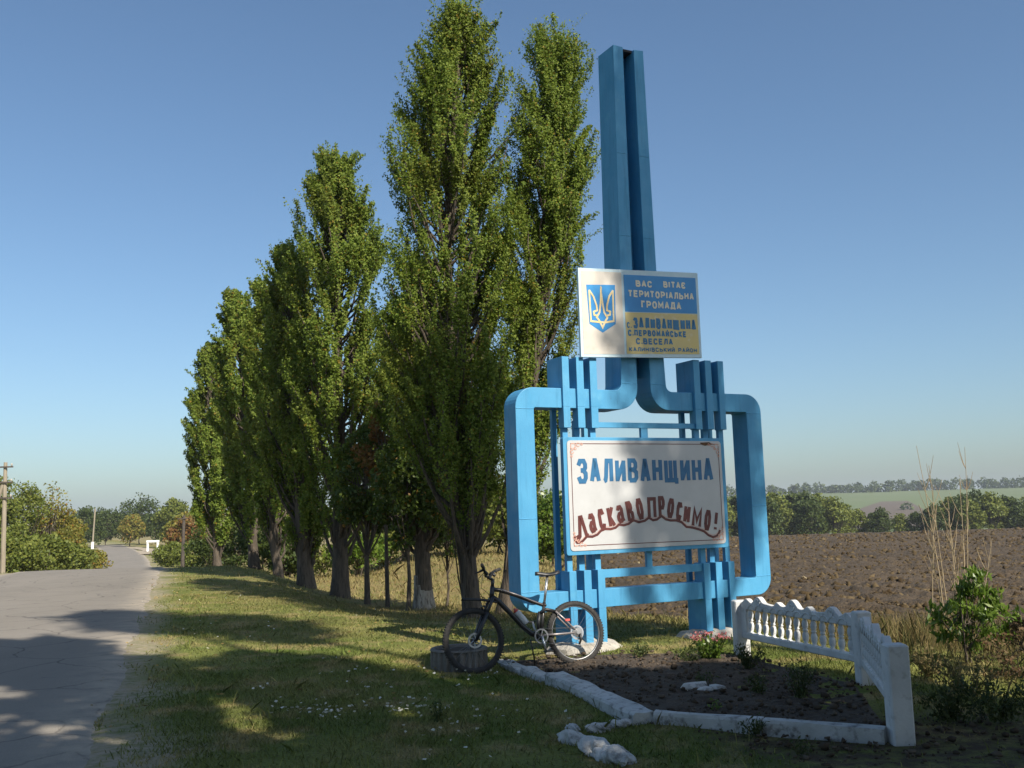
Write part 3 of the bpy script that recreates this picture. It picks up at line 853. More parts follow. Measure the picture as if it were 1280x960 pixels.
def ribbon(mb, pts, t, y, cap=0.0):
    """flat stroke of width t in the (x,z) plane at depth y, mitred"""
    P = [np.array(p, float) for p in pts]
    L = []; Rr = []
    for i, p in enumerate(P):
        d0 = P[i] - P[i - 1] if i > 0 else P[1] - P[0]
        d1 = P[i + 1] - P[i] if i < len(P) - 1 else P[i] - P[i - 1]
        d0 = d0 / (np.linalg.norm(d0) + 1e-9); d1 = d1 / (np.linalg.norm(d1) + 1e-9)
        n0 = np.array([-d0[1], d0[0]]); n1 = np.array([-d1[1], d1[0]])
        mn = n0 + n1; l = np.linalg.norm(mn)
        mn = n0 if l < 1e-3 else mn / l
        k = 1 / max(0.45, mn @ n0)
        e = np.zeros(2)
        if i == 0: e = -d1 * cap
        if i == len(P) - 1: e = d0 * cap
        L.append(p + e + mn * t / 2 * k); Rr.append(p + e - mn * t / 2 * k)
    V = [(a[0], y, a[1]) for a in L] + [(a[0], y, a[1]) for a in Rr]
    n = len(P)
    mb.add(V, [(n + i, n + i + 1, i + 1, i) for i in range(n - 1)])


def glyph(mb, ch, x0, x1, z0, z1, t, y, rot=0.0, shear=0.0):
    """a letter drawn with strokes inside the box"""
    cx, cz = (x0 + x1) / 2, (z0 + z1) / 2
    c, s_ = math.cos(rot), math.sin(rot)
    for k, st in enumerate(GL[ch]):
        pts = []
        for (a, b) in st:
            x = x0 + t / 2 + a * (x1 - x0 - t) if ch not in '.' else x0 + t / 2
            z = z0 + t / 2 + b * (z1 - z0 - t)
            x += shear * (z - z0)
            dx, dz = x - cx, z - cz
            pts.append((cx + dx * c - dz * s_, cz + dx * s_ + dz * c))
        ribbon(mb, pts, t, y - 0.0006 * k, cap=t * .1)


def line_of(mb, text, x0, x1, z0, z1, t, y, gap=0.28, slope=0.0):
    W = {'І': .35, '.': .25, ' ': .6, 'Щ': 1.42, 'М': 1.15, '!': .4, 'Г': .85, 'Д': 1.1}
    ws = [W.get(c, 1.0) for c in text]
    tot = sum(ws) + gap * (len(text) - 1); u = (x1 - x0) / tot
    x = x0
    for c, w_ in zip(text, ws):
        if c != ' ':
            ww = w_ * u if c != 'Щ' else u * 1.28
            dz = slope * (x - x0)
            j = rng.normal() * 0.012 * (z1 - z0)
            glyph(mb, c, x, x + ww, z0 + dz + j, z1 + dz + j, t, y)
        x += w_ * u + gap * u


def rrect(x0, x1, z0, z1, r, n=5):
    return arc(x0 + r, z0 + r, r, 180, 270, n) + arc(x1 - r, z0 + r, r, 270, 360, n) + arc(x1 - r, z1 - r, r, 0, 90, n) + arc(x0 + r, z1 - r, r, 90, 180, n)


# name board
board = MB().prism(rrect(-1.235, 1.16, 1.105, 2.505, .03), -.052, .02).build('name_board', MAT['blue'], sign)
smooth_bevel(board, .004)
MB().prism(rrect(-1.185, 1.115, 1.155, 2.465, .045), -.060, -.045).build('white_panel', MAT['white_board'], board)
mb = MB()
bp = [(-1.135, 1.215), (-1.135, 2.425), (1.07, 2.425), (1.07, 1.205), (-1.135, 1.215), (-1.135, 1.24)]
ribbon(mb, bp, .009, -.0618)
mb.build('border_line', MAT['red'], board)
for (cx, cz, sx, sz) in ((-1.135, 2.425, 1, -1), (1.07, 2.425, -1, -1), (-1.135, 1.215, 1, 1), (1.07, 1.205, -1, 1)):
    mb = MB()
    for k, (ox, oz, r) in enumerate(((.03, .03, .035), (.10, .012, .022), (.012, .10, .022), (.06, .055, .016), (.15, .004, .012), (.004, .15, .012))):
        ribbon(mb, arc(cx + sx * ox, cz + sz * oz, r, 20 * k, 20 * k + 320, 9), .010, -.0628 - .0004 * k)
    mb.build('corner_scroll', MAT['pink'], board)
mb = MB()
line_of(mb, 'ЗАЛИВАНЩИНА', -1.065, .965, 1.945, 2.243, .056, -.0624, gap=.2)
mb.build('lettering', MAT['blue_letter'], board)
LET = [(c_, x_, z_ + .008, h_ * 1.1, w_) for c_, x_, z_, h_, w_ in [('л', -1.025, 1.426, .25, .16), ('а', -.877, 1.466, .214, .10), ('С', -.741, 1.506, .233, .095), ('К', -.607, 1.535, .235, .10), ('а', -.476, 1.562, .20, .105), ('в', -.333, 1.589, .238, .10), ('О', -.188, 1.618, .239, .10), ('П', -.008, 1.626, .241, .13), ('Р', .139, 1.636, .242, .10), ('О', .275, 1.615, .224, .10), ('С', .404, 1.575, .206, .09), ('И', .52, 1.534, .207, .10), ('М', .674, 1.486, .226, .15), ('О', .838, 1.449, .238, .10), ('!', .969, 1.435, .229, .08)]]
mb = MB()
for ch, cx, cz, hh_, ww in LET:
    sl = -0.0 + (-.24 if cx > .2 else .22 if cx < -.15 else 0)
    glyph(mb, ch, cx - ww / 2, cx + ww / 2, cz - hh_ / 2, cz + hh_ / 2, .045, -.0630, rot=sl * .75)
mb.build('lettering', MAT['red'], board)
UN = [(-1.133, 1.324), (-1.12, 1.28), (-1.095, 1.252), (-1.05, 1.252), (-1.01, 1.275), (-.957, 1.32), (-.88, 1.315), (-.809, 1.338), (-.76, 1.38), (-.70, 1.40), (-.62, 1.395), (-.549, 1.41), (-.50, 1.445), (-.43, 1.435), (-.36, 1.45), (-.29, 1.492), (-.21, 1.465), (-.12, 1.48), (-.059, 1.515), (.0, 1.482), (.06, 1.49), (.13, 1.530), (.19, 1.49), (.26, 1.472), (.35, 1.47), (.43, 1.445), (.50, 1.385), (.60, 1.372), (.70, 1.345), (.77, 1.32), (.84, 1.268), (.91, 1.242), (.969, 1.254), (1.005, 1.285), (1.022, 1.328)]
mb = MB(); ribbon(mb, UN, .03, -.0622); mb.build('underline', MAT['red'], board)
mb = MB(); ribbon(mb, [(a, b + .026) for a, b in UN], .007, -.0618); mb.build('underline', MAT['pink'], board)
MB().prism([(.78, 2.445), (.93, 2.452), (.97, 2.425), (.86, 2.405), (.80, 2.42)], -.0640, -.0622).build('rust_spot', MAT['rust'], board)
# small plaque in front of the pylon
plq = MB().prism([(-.94, 3.478), (.885, 3.545), (.887, 4.675), (-.938, 4.59)], -.085, -.045).build('district_plaque', MAT['pale_blue'], sign)
smooth_bevel(plq, .004)
plq.location = (-.045, 0, 0)
board.location = (-.03, 0, 0)
PLX0, PLX1 = -.938, .886


def PZ(x, z):
    """the plaque hangs slightly askew"""
    return z


sk = 0.045


def skq(x0, x1, z0, z1):
    f = lambda x: (x + .938) * sk * .9
    return [(x0, z0 + f(x0)), (x1, z0 + f(x1)), (x1, z1 + f(x1)), (x0, z1 + f(x0))]


MB().prism(skq(-.90, -.31, 3.515, 4.555), -.0885, -.08).build('white_panel', MAT['cream_panel'], plq)
MB().prism(skq(-.275, .845, 4.055, 4.53), -.0885, -.08).build('blue_panel', MAT['plaque_blue'], plq)
MB().prism(skq(-.275, .845, 3.52, 4.047), -.0885, -.08).build('yellow_panel', MAT['yellow'], plq)
sh = [(-.832, 4.385), (-.806, 3.895), (-.62, 3.795), (-.425, 3.915), (-.412, 4.412)]
MB().prism(ccw(sh), -.0905, -.085).build('shield', MAT['plaque_blue'], plq)
mb = MB()
yy0 = -.0925
tri = [[(-.620, 4.37), (-.635, 4.17), (-.655, 4.05), (-.70, 3.985), (-.665, 3.945), (-.62, 3.86), (-.575, 3.945), (-.545, 3.985), (-.588, 4.05), (-.608, 4.17), (-.620, 4.37), (-.621, 4.35)],
       [(-.795, 4.32), (-.785, 3.93), (-.66, 3.925), (-.58, 3.925), (-.455, 3.95), (-.448, 4.34)],
       [(-.795, 4.32), (-.735, 4.24), (-.695, 4.13), (-.69, 4.07), (-.74, 4.05), (-.735, 4.01), (-.68, 4.0)],
       [(-.448, 4.34), (-.507, 4.26), (-.545, 4.14), (-.55, 4.08), (-.50, 4.065), (-.507, 4.025), (-.56, 4.01)]]
for k, st in enumerate(tri): ribbon(mb, st, .024, yy0 - .0007 * k)
mb.build('trident', MAT['gold'], plq)
yl = -.0912
for txt, x0, x1, z0, z1, t_, mt in (('ВАС', -.10, .15, 4.415, 4.50, .021, 'cream'), ('ВІТАЄ', .325, .675, 4.435, 4.52, .021, 'cream'), ('ТЕРИТОРІАЛЬНА', -.222, .80, 4.275, 4.365, .021, 'cream'), ('ГРОМАДА', -.03, .59, 4.145, 4.24, .022, 'cream'),
                                    ('ЗАЛИВАНЩИНА', -.165, .81, 3.875, 4.015, .033, 'navy'), ('',0,0,0,0,0,''), ('С.ПЕРВОМАЙСЬКЕ', -.25, .65, 3.775, 3.855, .021, 'navy'), ('С.ВЕСЕЛА', -.135, .43, 3.675, 3.755, .020, 'navy'), ('КАЛИНІВСЬКИЙ', -.243, .455, 3.580, 3.635, .013, 'navy'), ('РАЙОН', .51, .805, 3.604, 3.659, .013, 'navy')):
    if not txt: continue
    mb = MB()
    sl = .02
    if txt == 'ЗАЛИВАНЩИНА': line_of(mb, 'С.', -.26, -.195, 3.875, 3.95, .016, yl)
    line_of(mb, txt, x0, x1, z0, z1, t_, yl, gap=.24, slope=sl * 1.6)
    mb.build('lettering', MAT[mt], plq)
# concrete footings (under the two feet)


def rock(name, mat, c, s, seed, parent=None, sub=2, rough=.25, flat=False):
    g = np.random.default_rng(seed)
    import bmesh
    bm = bmesh.new(); bmesh.ops.create_icosphere(bm, subdivisions=sub, radius=1)
    offs = g.random(3) * 50
    for v in bm.verts:
        p = np.array(v.co)
        if flat: p = np.sign(p) * np.abs(p) ** .45 / (np.linalg.norm(np.sign(p) * np.abs(p) ** .45)) * np.linalg.norm(p) * 1.25
        k = 1 + rough * float(fbm(p[0] * 1.6 + offs[0] + p[2], p[1] * 1.6 + offs[1] - p[2] * .7, 3)) * 2
        v.co = Vector((p[0] * s[0] * k, p[1] * s[1] * k, p[2] * s[2] * k))
    me = bpy.data.meshes.new(name); bm.to_mesh(me); bm.free()
    o = link(name, me, mat, parent); o.location = c
    return o


def loc_sign(s_, d_, z):
    return (SIGN[0] + math.cos(SY) * s_ - math.sin(SY) * d_, SIGN[1] + math.sin(SY) * s_ + math.cos(SY) * d_, z)


f1 = rock('footing', MAT['concrete'], (-1.0, .10, -.02), (.42, .25, .11), 4, sign, 3, .16, True)
f2 = rock('footing', MAT['concrete'], (.95, .14, -.02), (.44, .27, .10), 8, sign, 3, .16, True)

# ================================================================== BICYCLE
BYAW, BLEAN = R_(22), R_(9)
BP = np.array([.05, 11.12])
bike = empty('bicycle', (BP[0], BP[1], float(hgt(BP[0], BP[1])) + .02), (-BLEAN, 0, BYAW), 'dark grey full-suspension mountain bike leaning at the foot of the blue sign', 'bicycle')
WR = .345
FA = (-.565, WR); RA = (.645, WR); BBP = (.205, .335)


def wheel(x, rear):
    w_ = empty('wheel', (x, 0, WR)); w_.parent = bike
    prof = []
    for k in range(12):
        a = 2 * math.pi * k / 12
        prof.append((WR - .029 + .029 * math.cos(a), .027 * math.sin(a)))
    MB().lathe(prof, 56, 'y', close=True).build('tyre', MAT['black_rubber'], w_, True)
    kn = MB()
    for k in range(72):
        a = 2 * math.pi * k / 72
        for sgn in (-1, 1):
            a2 = a + (.02 if sgn > 0 else 0)
            c, s_ = math.cos(a2), math.sin(a2); tx, tz = -s_, c
            r0, r1 = WR - .006, WR + .003
            V = []
            for r in (r0, r1):
                for du in (-.008, .008):
                    for y in (sgn * .004, sgn * .020):
                        V.append((c * r + tx * du, y, s_ * r + tz * du))
            kn.add(V, [(0, 1, 3, 2), (4, 6, 7, 5), (0, 4, 5, 1), (2, 3, 7, 6), (0, 2, 6, 4), (1, 5, 7, 3)])
    kn.build('tread', MAT['black_rubber'], w_)
    MB().lathe([(WR - .062, -.011), (WR - .050, -.013), (WR - .050, .013), (WR - .062, .011)], 56, 'y', close=True).build('rim', MAT['steel'] if rear else MAT['black'], w_, True)
    sp = MB()
    for k in range(28):
        a = 2 * math.pi * k / 28; b = a + (.55 if k % 4 < 2 else -.55)
        y = .028 if k % 2 else -.028
        sp.tube([(.026 * math.cos(b), y, .026 * math.sin(b)), ((WR - .057) * math.cos(a), 0, (WR - .057) * math.sin(a))], .0014, 4, False)
    sp.build('spokes', MAT['steel'], w_)
    MB().lathe([(.012, -.06), (.012, -.036), (.028, -.034), (.028, -.028), (.017, -.024), (.017, .024), (.028, .028), (.028, .034), (.012, .036), (.012, .06)], 16, 'y').build('hub', MAT['black'], w_)
    d = MB()
    d.lathe([(.060, -.045), (.080, -.045), (.080, -.043), (.060, -.043)], 40, 'y', close=True)
    for k in range(6):
        a = 2 * math.pi * k / 6
        d.tube([(.015 * math.cos(a), -.044, .015 * math.sin(a)), (.064 * math.cos(a + .5), -.044, .064 * math.sin(a + .5))], .006, 4)
    d.build('brake_disc', MAT['alloy'], w_)
    if rear:
        c = MB()
        for k, r in enumerate((.055, .048, .041, .034, .028, .023)):
            c.lathe([(r, -.052 + .006 * -k - .0), (r, -.049 - .006 * k)], 24, 'y')
        c.build('cassette', MAT['steel'], w_)
    return w_


wheel(FA[0], False); wheel(RA[0], True)
fr = MB()
fr.tube([(-.300, 0, .905), (-.322, 0, .775)], [.026, .028], 10)
fr.tube([(-.305, 0, .875), (-.22, 0, .862), (-.02, 0, .79), (.16, 0, .712), (.292, 0, .665)], [.024, .023, .021, .019, .019], 10)
fr.tube([(-.315, 0, .80), (-.235, 0, .735), (-.11, 0, .60), (.02, 0, .45), (.11, 0, .375), (BBP[0], 0, BBP[1])], [.026, .028, .028, .028, .03, .034], 10)
fr.tube([(.30, 0, .70), (.262, 0, .52), (.225, 0, .35)], [.019, .018, .022], 10)
fr.lathe([(.036, -.042), (.036, .042)], 16, 'y', (BBP[0], 0, BBP[1]))
fr.tube([(.292, 0, .665), (.315, 0, .672)], .021, 8)
fr.build('frame', MAT['frame'], bike, True)
tt = MB().tube([(-.20, -.0235, .862), (-.02, -.0225, .796), (.16, -.0195, .718), (.27, -.018, .676)], .007, 6)
tt.build('frame_stripe', MAT['frame_grey'], bike, True)
st_ = MB()
for y in (-.055, .055):
    st_.tube([(.40, y * .7, .60), (.50, y, .50), (RA[0], y, RA[1] + .005)], [.012, .011, .010], 8)
st_.build('seat_stay', MAT['frame_grey'], bike, True)
cs_ = MB()
for y in (-.055, .055):
    cs_.tube([(.235, y * .7, .345), (.40, y, .342), (RA[0], y, RA[1])], [.013, .012, .010], 8)
cs_.build('chain_stay', MAT['frame_grey'], bike, True)
rk = MB()
for y in (-.04, .04):
    rk.tube([(.235, y * .5, .585), (.30, y, .62), (.41, y, .595)], [.014, .018, .013], 6)
rk.build('rocker', MAT['black'], bike, True)
MB().tube([(.235, 0, .60), (.205, 0, .48), (.20, 0, .40)], [.02, .022, .016], 10).build('rear_shock', MAT['black'], bike, True)
MB().tube([(.30, 0, .69), (.368, 0, .985)], .0145, 10).build('seatpost', MAT['alloy'], bike, True)
# saddle
sv = []; sf = []
NS, MS = 11, 9
for i in range(NS):
    t = i / (NS - 1)
    x = .225 + .28 * t
    wd = np.interp(t, [0, .12, .45, .75, .95, 1], [.016, .021, .03, .062, .07, .05])
    zc = 1.008 + .012 * math.cos(t * 5.2) + .012 * t
    for j in range(MS):
        a = math.pi * j / (MS - 1)
        sv.append((x, -math.cos(a) * wd, zc + math.sin(a) ** .6 * .02 - .022 * (1 - math.sin(a))))
for i in range(NS - 1):
    for j in range(MS - 1):
        sf.append((i * MS + j, i * MS + MS + j, i * MS + MS + j + 1, i * MS + j + 1))
    sf.append((i * MS, i * MS + MS - 1, i * MS + 2 * MS - 1, i * MS + MS))
sf += [tuple(range(MS)), tuple(range((NS - 1) * MS + MS - 1, (NS - 1) * MS - 1, -1))]
sd = MB().add(sv, sf).build('saddle', MAT['black'], bike, True)
MB().tube([(.27, -.02, .985), (.37, -.022, .98), (.47, -.02, .992)], .0035, 6).tube([(.27, .02, .985), (.37, .022, .98), (.47, .02, .992)], .0035, 6).build('saddle_rail', MAT['steel'], sd, True)
# fork
fk = MB()
fk.tube([(-.322, -.06, .77), (-.322, .06, .77)], .022, 8)
for y in (-.06, .06):
    fk.tube([(-.318, y, .79), (-.42, y, .60)], [.017, .017], 10)
fork = fk.build('fork', MAT['frame'], bike, True)
lo = MB()
for y in (-.06, .06):
    lo.tube([(-.405, y, .63), (-.50, y, .45), (FA[0] + .01, y, FA[1])], [.022, .021, .016], 10)
lo.tube([(-.40, -.06, .64), (-.43, -.04, .70), (-.43, .04, .70), (-.40, .06, .64)], .011, 8)
lo.build('fork_leg', MAT['black'], fork, True)
MB().tube([(-.300, 0, .905), (-.288, 0, .985)], .02, 10).tube([(-.290, 0, .975), (-.345, 0, 1.01)], .018, 10).build('stem', MAT['black'], bike, True)


def steer(p, a=R_(-36)):
    """points on the bar, turned with the front wheel"""
    x, y = p[0] + .30, p[1]
    return (-.30 + x * math.cos(a) - y * math.sin(a), x * math.sin(a) + y * math.cos(a), p[2])


hb = MB().tube([steer(p) for p in ((-.30, -.35, 1.115), (-.325, -.20, 1.085), (-.345, -.08, 1.015), (-.345, .08, 1.015), (-.325, .20, 1.085), (-.30, .35, 1.115))], .0135, 10).build('handlebar', MAT['black'], bike, True)
for sg in (-1, 1):
    MB().tube([steer((-.298, sg * .36, 1.118)), steer((-.319, sg * .235, 1.093))], .0185, 10).build('grip', MAT['black_rubber'], hb, True)
    MB().tube([steer(p) for p in ((-.33, sg * .19, 1.082), (-.38, sg * .20, 1.06), (-.40, sg * .29, 1.045))], [.016, .010, .007], 8).build('brake_lever', MAT['black'], hb, True)
    MB().tube([steer((-.335, sg * .15, 1.06)), steer((-.30, sg * .15, 1.03))], [.02, .015], 8).build('shifter', MAT['black'], hb, True)
cab = MB()
cab.tube([(-.43, -.12, 1.05), (-.49, -.10, .99), (-.47, -.03, .86), (-.40, -.02, .72)], .0035, 6)
cab.tube([(-.26, .18, 1.05), (-.36, .12, 1.04), (-.42, .03, .90), (-.28, .03, .78), (-.1, .03, .6)], .0035, 6)
cab.build('cable', MAT['black'], bike, True)
# front mudguard under the crown
mg = []
mf = []
for i in range(13):
    t = i / 12
    x = -.66 + .40 * t; z = .80 - .055 * t + .012 * math.sin(t * 3)
    for j in range(7):
        a = (j - 3) / 3
        mg.append((x, a * (.045 - .02 * t), z - .022 * a * a))
for i in range(12):
    for j in range(6): mf.append((i * 7 + j, i * 7 + j + 1, i * 7 + 8 + j, i * 7 + 7 + j))
o = MB().add(mg, mf).build('mudguard', MAT['black'], bike, True)
sm = o.modifiers.new('thick', 'SOLIDIFY'); sm.thickness = .004
# drivetrain
cr = MB()
cr.lathe([(.066, -.058), (.082, -.058), (.082, -.054), (.066, -.054)], 36, 'y', (BBP[0], 0, BBP[1]), close=True)
for k in range(5):
    a = 2 * math.pi * k / 5
    cr.tube([(BBP[0], -.056, BBP[1]), (BBP[0] + .068 * math.cos(a), -.056, BBP[1] + .068 * math.sin(a))], .007, 5)
crank = cr.build('chainring', MAT['steel'], bike)
ca = MB()
ca.tube([(BBP[0], -.075, BBP[1]), (BBP[0] + .03, -.085, BBP[1] - .165)], [.015, .011], 8)
ca.build('crank', MAT['alloy'], bike, True)
ca = MB()
ca.tube([(BBP[0], .075, BBP[1]), (BBP[0] - .03, .085, BBP[1] + .165)], [.015, .011], 8)
ca.build('crank', MAT['alloy'], bike, True)
for sgn in (-1, 1):
    y0 = sgn * .095; y1 = sgn * .185
    MB().box(BBP[0] + sgn * -.03 - .045, BBP[0] + sgn * -.03 + .045, min(y0, y1), max(y0, y1), BBP[1] + sgn * .165 - .01, BBP[1] + sgn * .165 + .01, .006).build('pedal', MAT['black'], bike)
MB().tube([(BBP[0], -.056, BBP[1] + .082), (RA[0], -.056, RA[1] + .05)], .004, 5).tube([(BBP[0], -.056, BBP[1] - .082), (.60, -.056, .235), (.655, -.056, .215), (.665, -.056, .29)], .004, 5).build('chain', MAT['steel'], bike)
MB().tube([(.66, -.075, .33), (.672, -.075, .27), (.645, -.07, .215)], [.016, .014, .012], 8).build('derailleur', MAT['black'], bike, True)
bt = empty('bottle', (-.015, 0, .59)); bt.parent = bike; bt.rotation_euler = (0, R_(-38), 0)
bt.location = (.012, 0, .55)
MB().lathe([(.0, -.085), (.034, -.083), (.036, -.07), (.036, .02), (.031, .03), (.036, .04), (.035, .075), (.026, .092), (.0, .094)], 18, 'z').build('bottle_body', MAT['bottle'], bt, True)
MB().lathe([(.027, .091), (.030, .092), (.030, .108), (.014, .114), (.012, .13), (.0, .131)], 16, 'z').build('bottle_cap', MAT['red_decal'], bt, True)
MB().tube([(.12, .06, .31), (.17, .13, .14), (.20, .19, .0)], .008, 8).build('kickstand', MAT['black'], bike, True)
MB().box(.505, .56, -.071, -.068, .475, .50).build('decal', MAT['red_decal'], bike)

# ================================================================== CONCRETE THINGS
# fence of cast balustrade panels
FP = [np.array([2.43, 11.18]), np.array([3.08, 9.17]), np.array([2.60, 7.10])]
fence = empty('balustrade_fence', (FP[1][0], FP[1][1], 0), label='low white cast concrete balustrade fence beside the flower bed', cat='fence')


def fpost(p, hgt_, w_, ang):
    o = MB().box(-w_ / 2, w_ / 2, -w_ / 2, w_ / 2, -.15, hgt_, .012).build('post', MAT['whitewash'], fence)
    o.location = (p[0] - FP[1][0], p[1] - FP[1][1], float(hgt(p[0], p[1], False))); o.rotation_euler = (0, 0, ang)
    return o


def crest(t):
    """scalloped top edge of a panel, t 0..1"""
    z = .60 + .018 * abs(math.sin(t * math.pi * 9))
    for c, a, w_ in ((.5, .085, .055), (.36, .045, .03), (.64, .045, .03), (.18, .07, .05), (.82, .07, .05), (.06, .035, .03), (.94, .035, .03)):
        z += a * math.exp(-((t - c) / w_) ** 2)
    return z


BALM = MB()
BALM.lathe([(r_ * 1.38, h_) for r_, h_ in [(.0, .265), (.021, .267), (.021, .275), (.012, .283), (.020, .31), (.0235, .345), (.020, .375), (.013, .392), (.019, .398), (.019, .408), (.013, .414), (.020, .432), (.0225, .46), (.018, .49), (.012, .512), (.021, .52), (.0, .522)]], 12, 'z')
bal_mesh = BALM.mesh('baluster', True); bal_mesh.materials.append(MAT['whitewash'])


def fpanel(p0, p1, lift=0.0):
    v = p1 - p0; L = np.linalg.norm(v); a = math.atan2(v[1], v[0])
    x0, x1 = .07, L - .07
    T = .030
    poly = [(x0, .515)] + [(x1, .515)] + [(x1 - (x1 - x0) * k / 72, crest(k / 72) - .02) for k in range(73)]
    pan = MB().prism(ccw(poly), -T, T).build('panel', MAT['whitewash'], fence)
    smooth_bevel(pan, .008)
    pan.location = (p0[0] - FP[1][0], p0[1] - FP[1][1], lift); pan.rotation_euler = (0, 0, a)
    MB().box(x0, x1, -T * 1.15, T * 1.15, .20, .27, .01).build('bottom_rail', MAT['whitewash'], pan)
    MB().box(x0, x0 + .10, -T, T, .268, .517).build('end_block', MAT['whitewash'], pan)
    MB().box(x1 - .05, x1, -T, T, .268, .517).build('end_block', MAT['whitewash'], pan)
    nb = 13
    for k in range(nb):
        o = link('baluster', bal_mesh, None, pan)
        o.location = (x0 + .15 + (x1 - x0 - .25) * k / (nb - 1), 0, -.001)
    # raised arches and scrolls on both faces
    for sy in (-1, 1):
        mb = MB()
        for k in range(nb - 1):
            cx = x0 + .15 + (x1 - x0 - .25) * (k + .5) / (nb - 1); r = (x1 - x0 - .25) / (nb - 1) / 2 * .95
            mb.tube([(cx + r * math.cos(R_(t)), sy * T, .52 + r * .8 * math.sin(R_(t))) for t in range(0, 181, 30)], .008, 5)
        for c in (.18, .5, .82):
            cx = x0 + (x1 - x0) * c
            mb.tube([(cx + (.012 + .0045 * k) * math.cos(k * .7), sy * T, .615 + (.012 + .0045 * k) * math.sin(k * .7)) for k in range(10)], .008, 5)
        mb.build('relief', MAT['whitewash'], pan, True)
    return pan


fpost(FP[0], .60, .15, 0.1)
fpost(FP[1], .66, .14, 0.05)
fpost(FP[2], .655, .15, -0.02)
fpanel(FP[0], FP[1], .0)
fpanel(FP[1], FP[2], -.01)


# kerb stones
def kerb(pa, pb, w_, h_, label, seed, wear=.012, mat='kerb'):
    pa = np.array(pa); pb = np.array(pb); v = pb - pa; L = np.linalg.norm(v); a = math.atan2(v[1], v[0])
    g = np.random.default_rng(seed)
    n = max(6, int(L / .08)); V = []; Fs = []
    pr = [(-w_ / 2, -.15), (w_ / 2, -.15), (w_ / 2, h_ * .75), (w_ / 2 * .82, h_ * .96), (w_ * .1, h_), (-w_ / 2 * .82, h_ * .96), (-w_ / 2, h_ * .72)]
    off = g.random() * 90
    for i in range(n + 1):
        x = L * i / n
        for k, (y, z) in enumerate(pr):
            V.append((x, y + wear * 2 * float(vnoise(x * 4 + off, k * 3.3)), z + wear * 2 * float(vnoise(x * 5 + off + 30, k * 2.1)) * (z > 0)))
    m_ = len(pr)
    for i in range(n):
        for k in range(m_):
            l = (k + 1) % m_
            Fs.append((i * m_ + k, i * m_ + l, (i + 1) * m_ + l, (i + 1) * m_ + k))
    Fs = [f[::-1] for f in Fs]
    Fs += [tuple(range(m_)), tuple(range(n * m_ + m_ - 1, n * m_ - 1, -1))]
    o = MB().add(V, Fs).build('kerb_stone', MAT[mat])
    zz = float(hgt(*((pa + pb) / 2), False))
    o.location = (pa[0], pa[1], zz); o.rotation_euler = (0, 0, a)
    return tag(o, label, 'kerb')


k0 = gpt(628, 826)[:2]; k1 = gpt(693, 853)[:2]; k2 = gpt(806, 904)[:2]
km = k0 + (k1 - k0) * .52
kerb(k0, km - .01 * (k1 - k0), .17, .055, 'short sunken kerb stone nearest the front wheel of the bicycle', 1, .018)
kerb(km, k1, .15, .06, 'narrow worn kerb stone between the short sunken one and the broad one', 2, .014)
kerb(k1 + .01 * (k2 - k1), k2, .20, .085, 'broad long pale kerb stone slanting towards the bed corner', 3, .014)
kc = np.array([2.50, 7.12]); kb = gpt(810, 903)[:2] + np.array([.06, -.02])
kmid = kb + (kc - kb) * .5
kerb(kb, kmid - .006 * (kc - kb), .10, .095, 'straight white kerb stone starting at the bed corner', 4, .008)
kerb(kmid, kc, .10, .095, 'straight white kerb stone ending at the thick fence post', 5, .008)

# crumpled whitewashed lumps at the corner
lump_px = [(770, 950, .20, .12, .10, 'largest rounded whitewashed lump in the lower edging'), (745, 938, .16, .11, .09, 'middle whitewashed lump touching the largest lump'), (718, 926, .13, .09, .08, 'pointed whitewashed lump at the outer bend of the edging'), (748, 912, .13, .06, .06, 'flat creased whitewashed slab near the outer bend'), (716, 913, .05, .10, .05, 'small grey slab standing beside the creased slab'), (775, 907, .09, .06, .05, 'small whitewashed lump just below the kerb corner')]
for i, (px, py, a, b, c, lab) in enumerate(lump_px):
    p = gpt(px, py)
    o = rock('edging_stone', MAT['kerb'], (p[0], p[1], p[2] + c * .15), (a * .85, b * .8, c * .75), 20 + i, None, 4, .42)
    o.rotation_euler = (0, 0, [-.9, -1.0, -.7, .3, .2, .15][i])
    tag(o, lab, 'stone')
# rubble on the bed
rub = [(868, 864, .10, 'pale broken slab lying in the middle of the flower bed'), (882, 868, .06, 'small pale stone touching the broken slab in the bed'), (895, 866, .07, 'flat pale stone at the fence end of the bed rubble')]
for i, (px, py, r, lab) in enumerate(rub):
    p = gpt(px, py)
    tag(rock('rubble_stone', MAT['kerb'], (p[0], p[1], p[2] + .04), (r, r * .6, r * .35), 50 + i, None, 2, .35, True), lab, 'stone')

# fluted planter
pz = float(hgt(-.67, 11.22))
plant = empty('planter', (-.67, 11.22, pz), label='round fluted concrete planter behind the front wheel of the bicycle', cat='planter')
mb = MB(); n = 176
V = []; prof = [(.315, -.08, 1), (.315, .19, 1), (.318, .205, 0), (.31, .22, 0), (.295, .225, 0), (.265, .22, 0), (.25, .165, 0)]
for r, z, fl in prof:
    for k in range(n):
        a = 2 * math.pi * k / n
        rr = r - (.034 * (0.5 - 0.5 * math.cos(a * 22)) ** 1.5 if fl else 0)
        V.append((rr * math.cos(a), rr * math.sin(a), z))
Fs = [(i * n + k, i * n + (k + 1) % n, (i + 1) * n + (k + 1) % n, (i + 1) * n + k) for i in range(len(prof) - 1) for k in range(n)]
mb.add(V, Fs).build('bowl', MAT['planter'], plant)
MB().lathe([(.255, .175), (.2, .20), (.08, .21), (.0, .21)], 32, 'z').build('earth', MAT['soil'], plant, True)


# ================================================================== PLANTS
def wind_jitter(g, n, s): return g.normal(0, s, (n, 3))


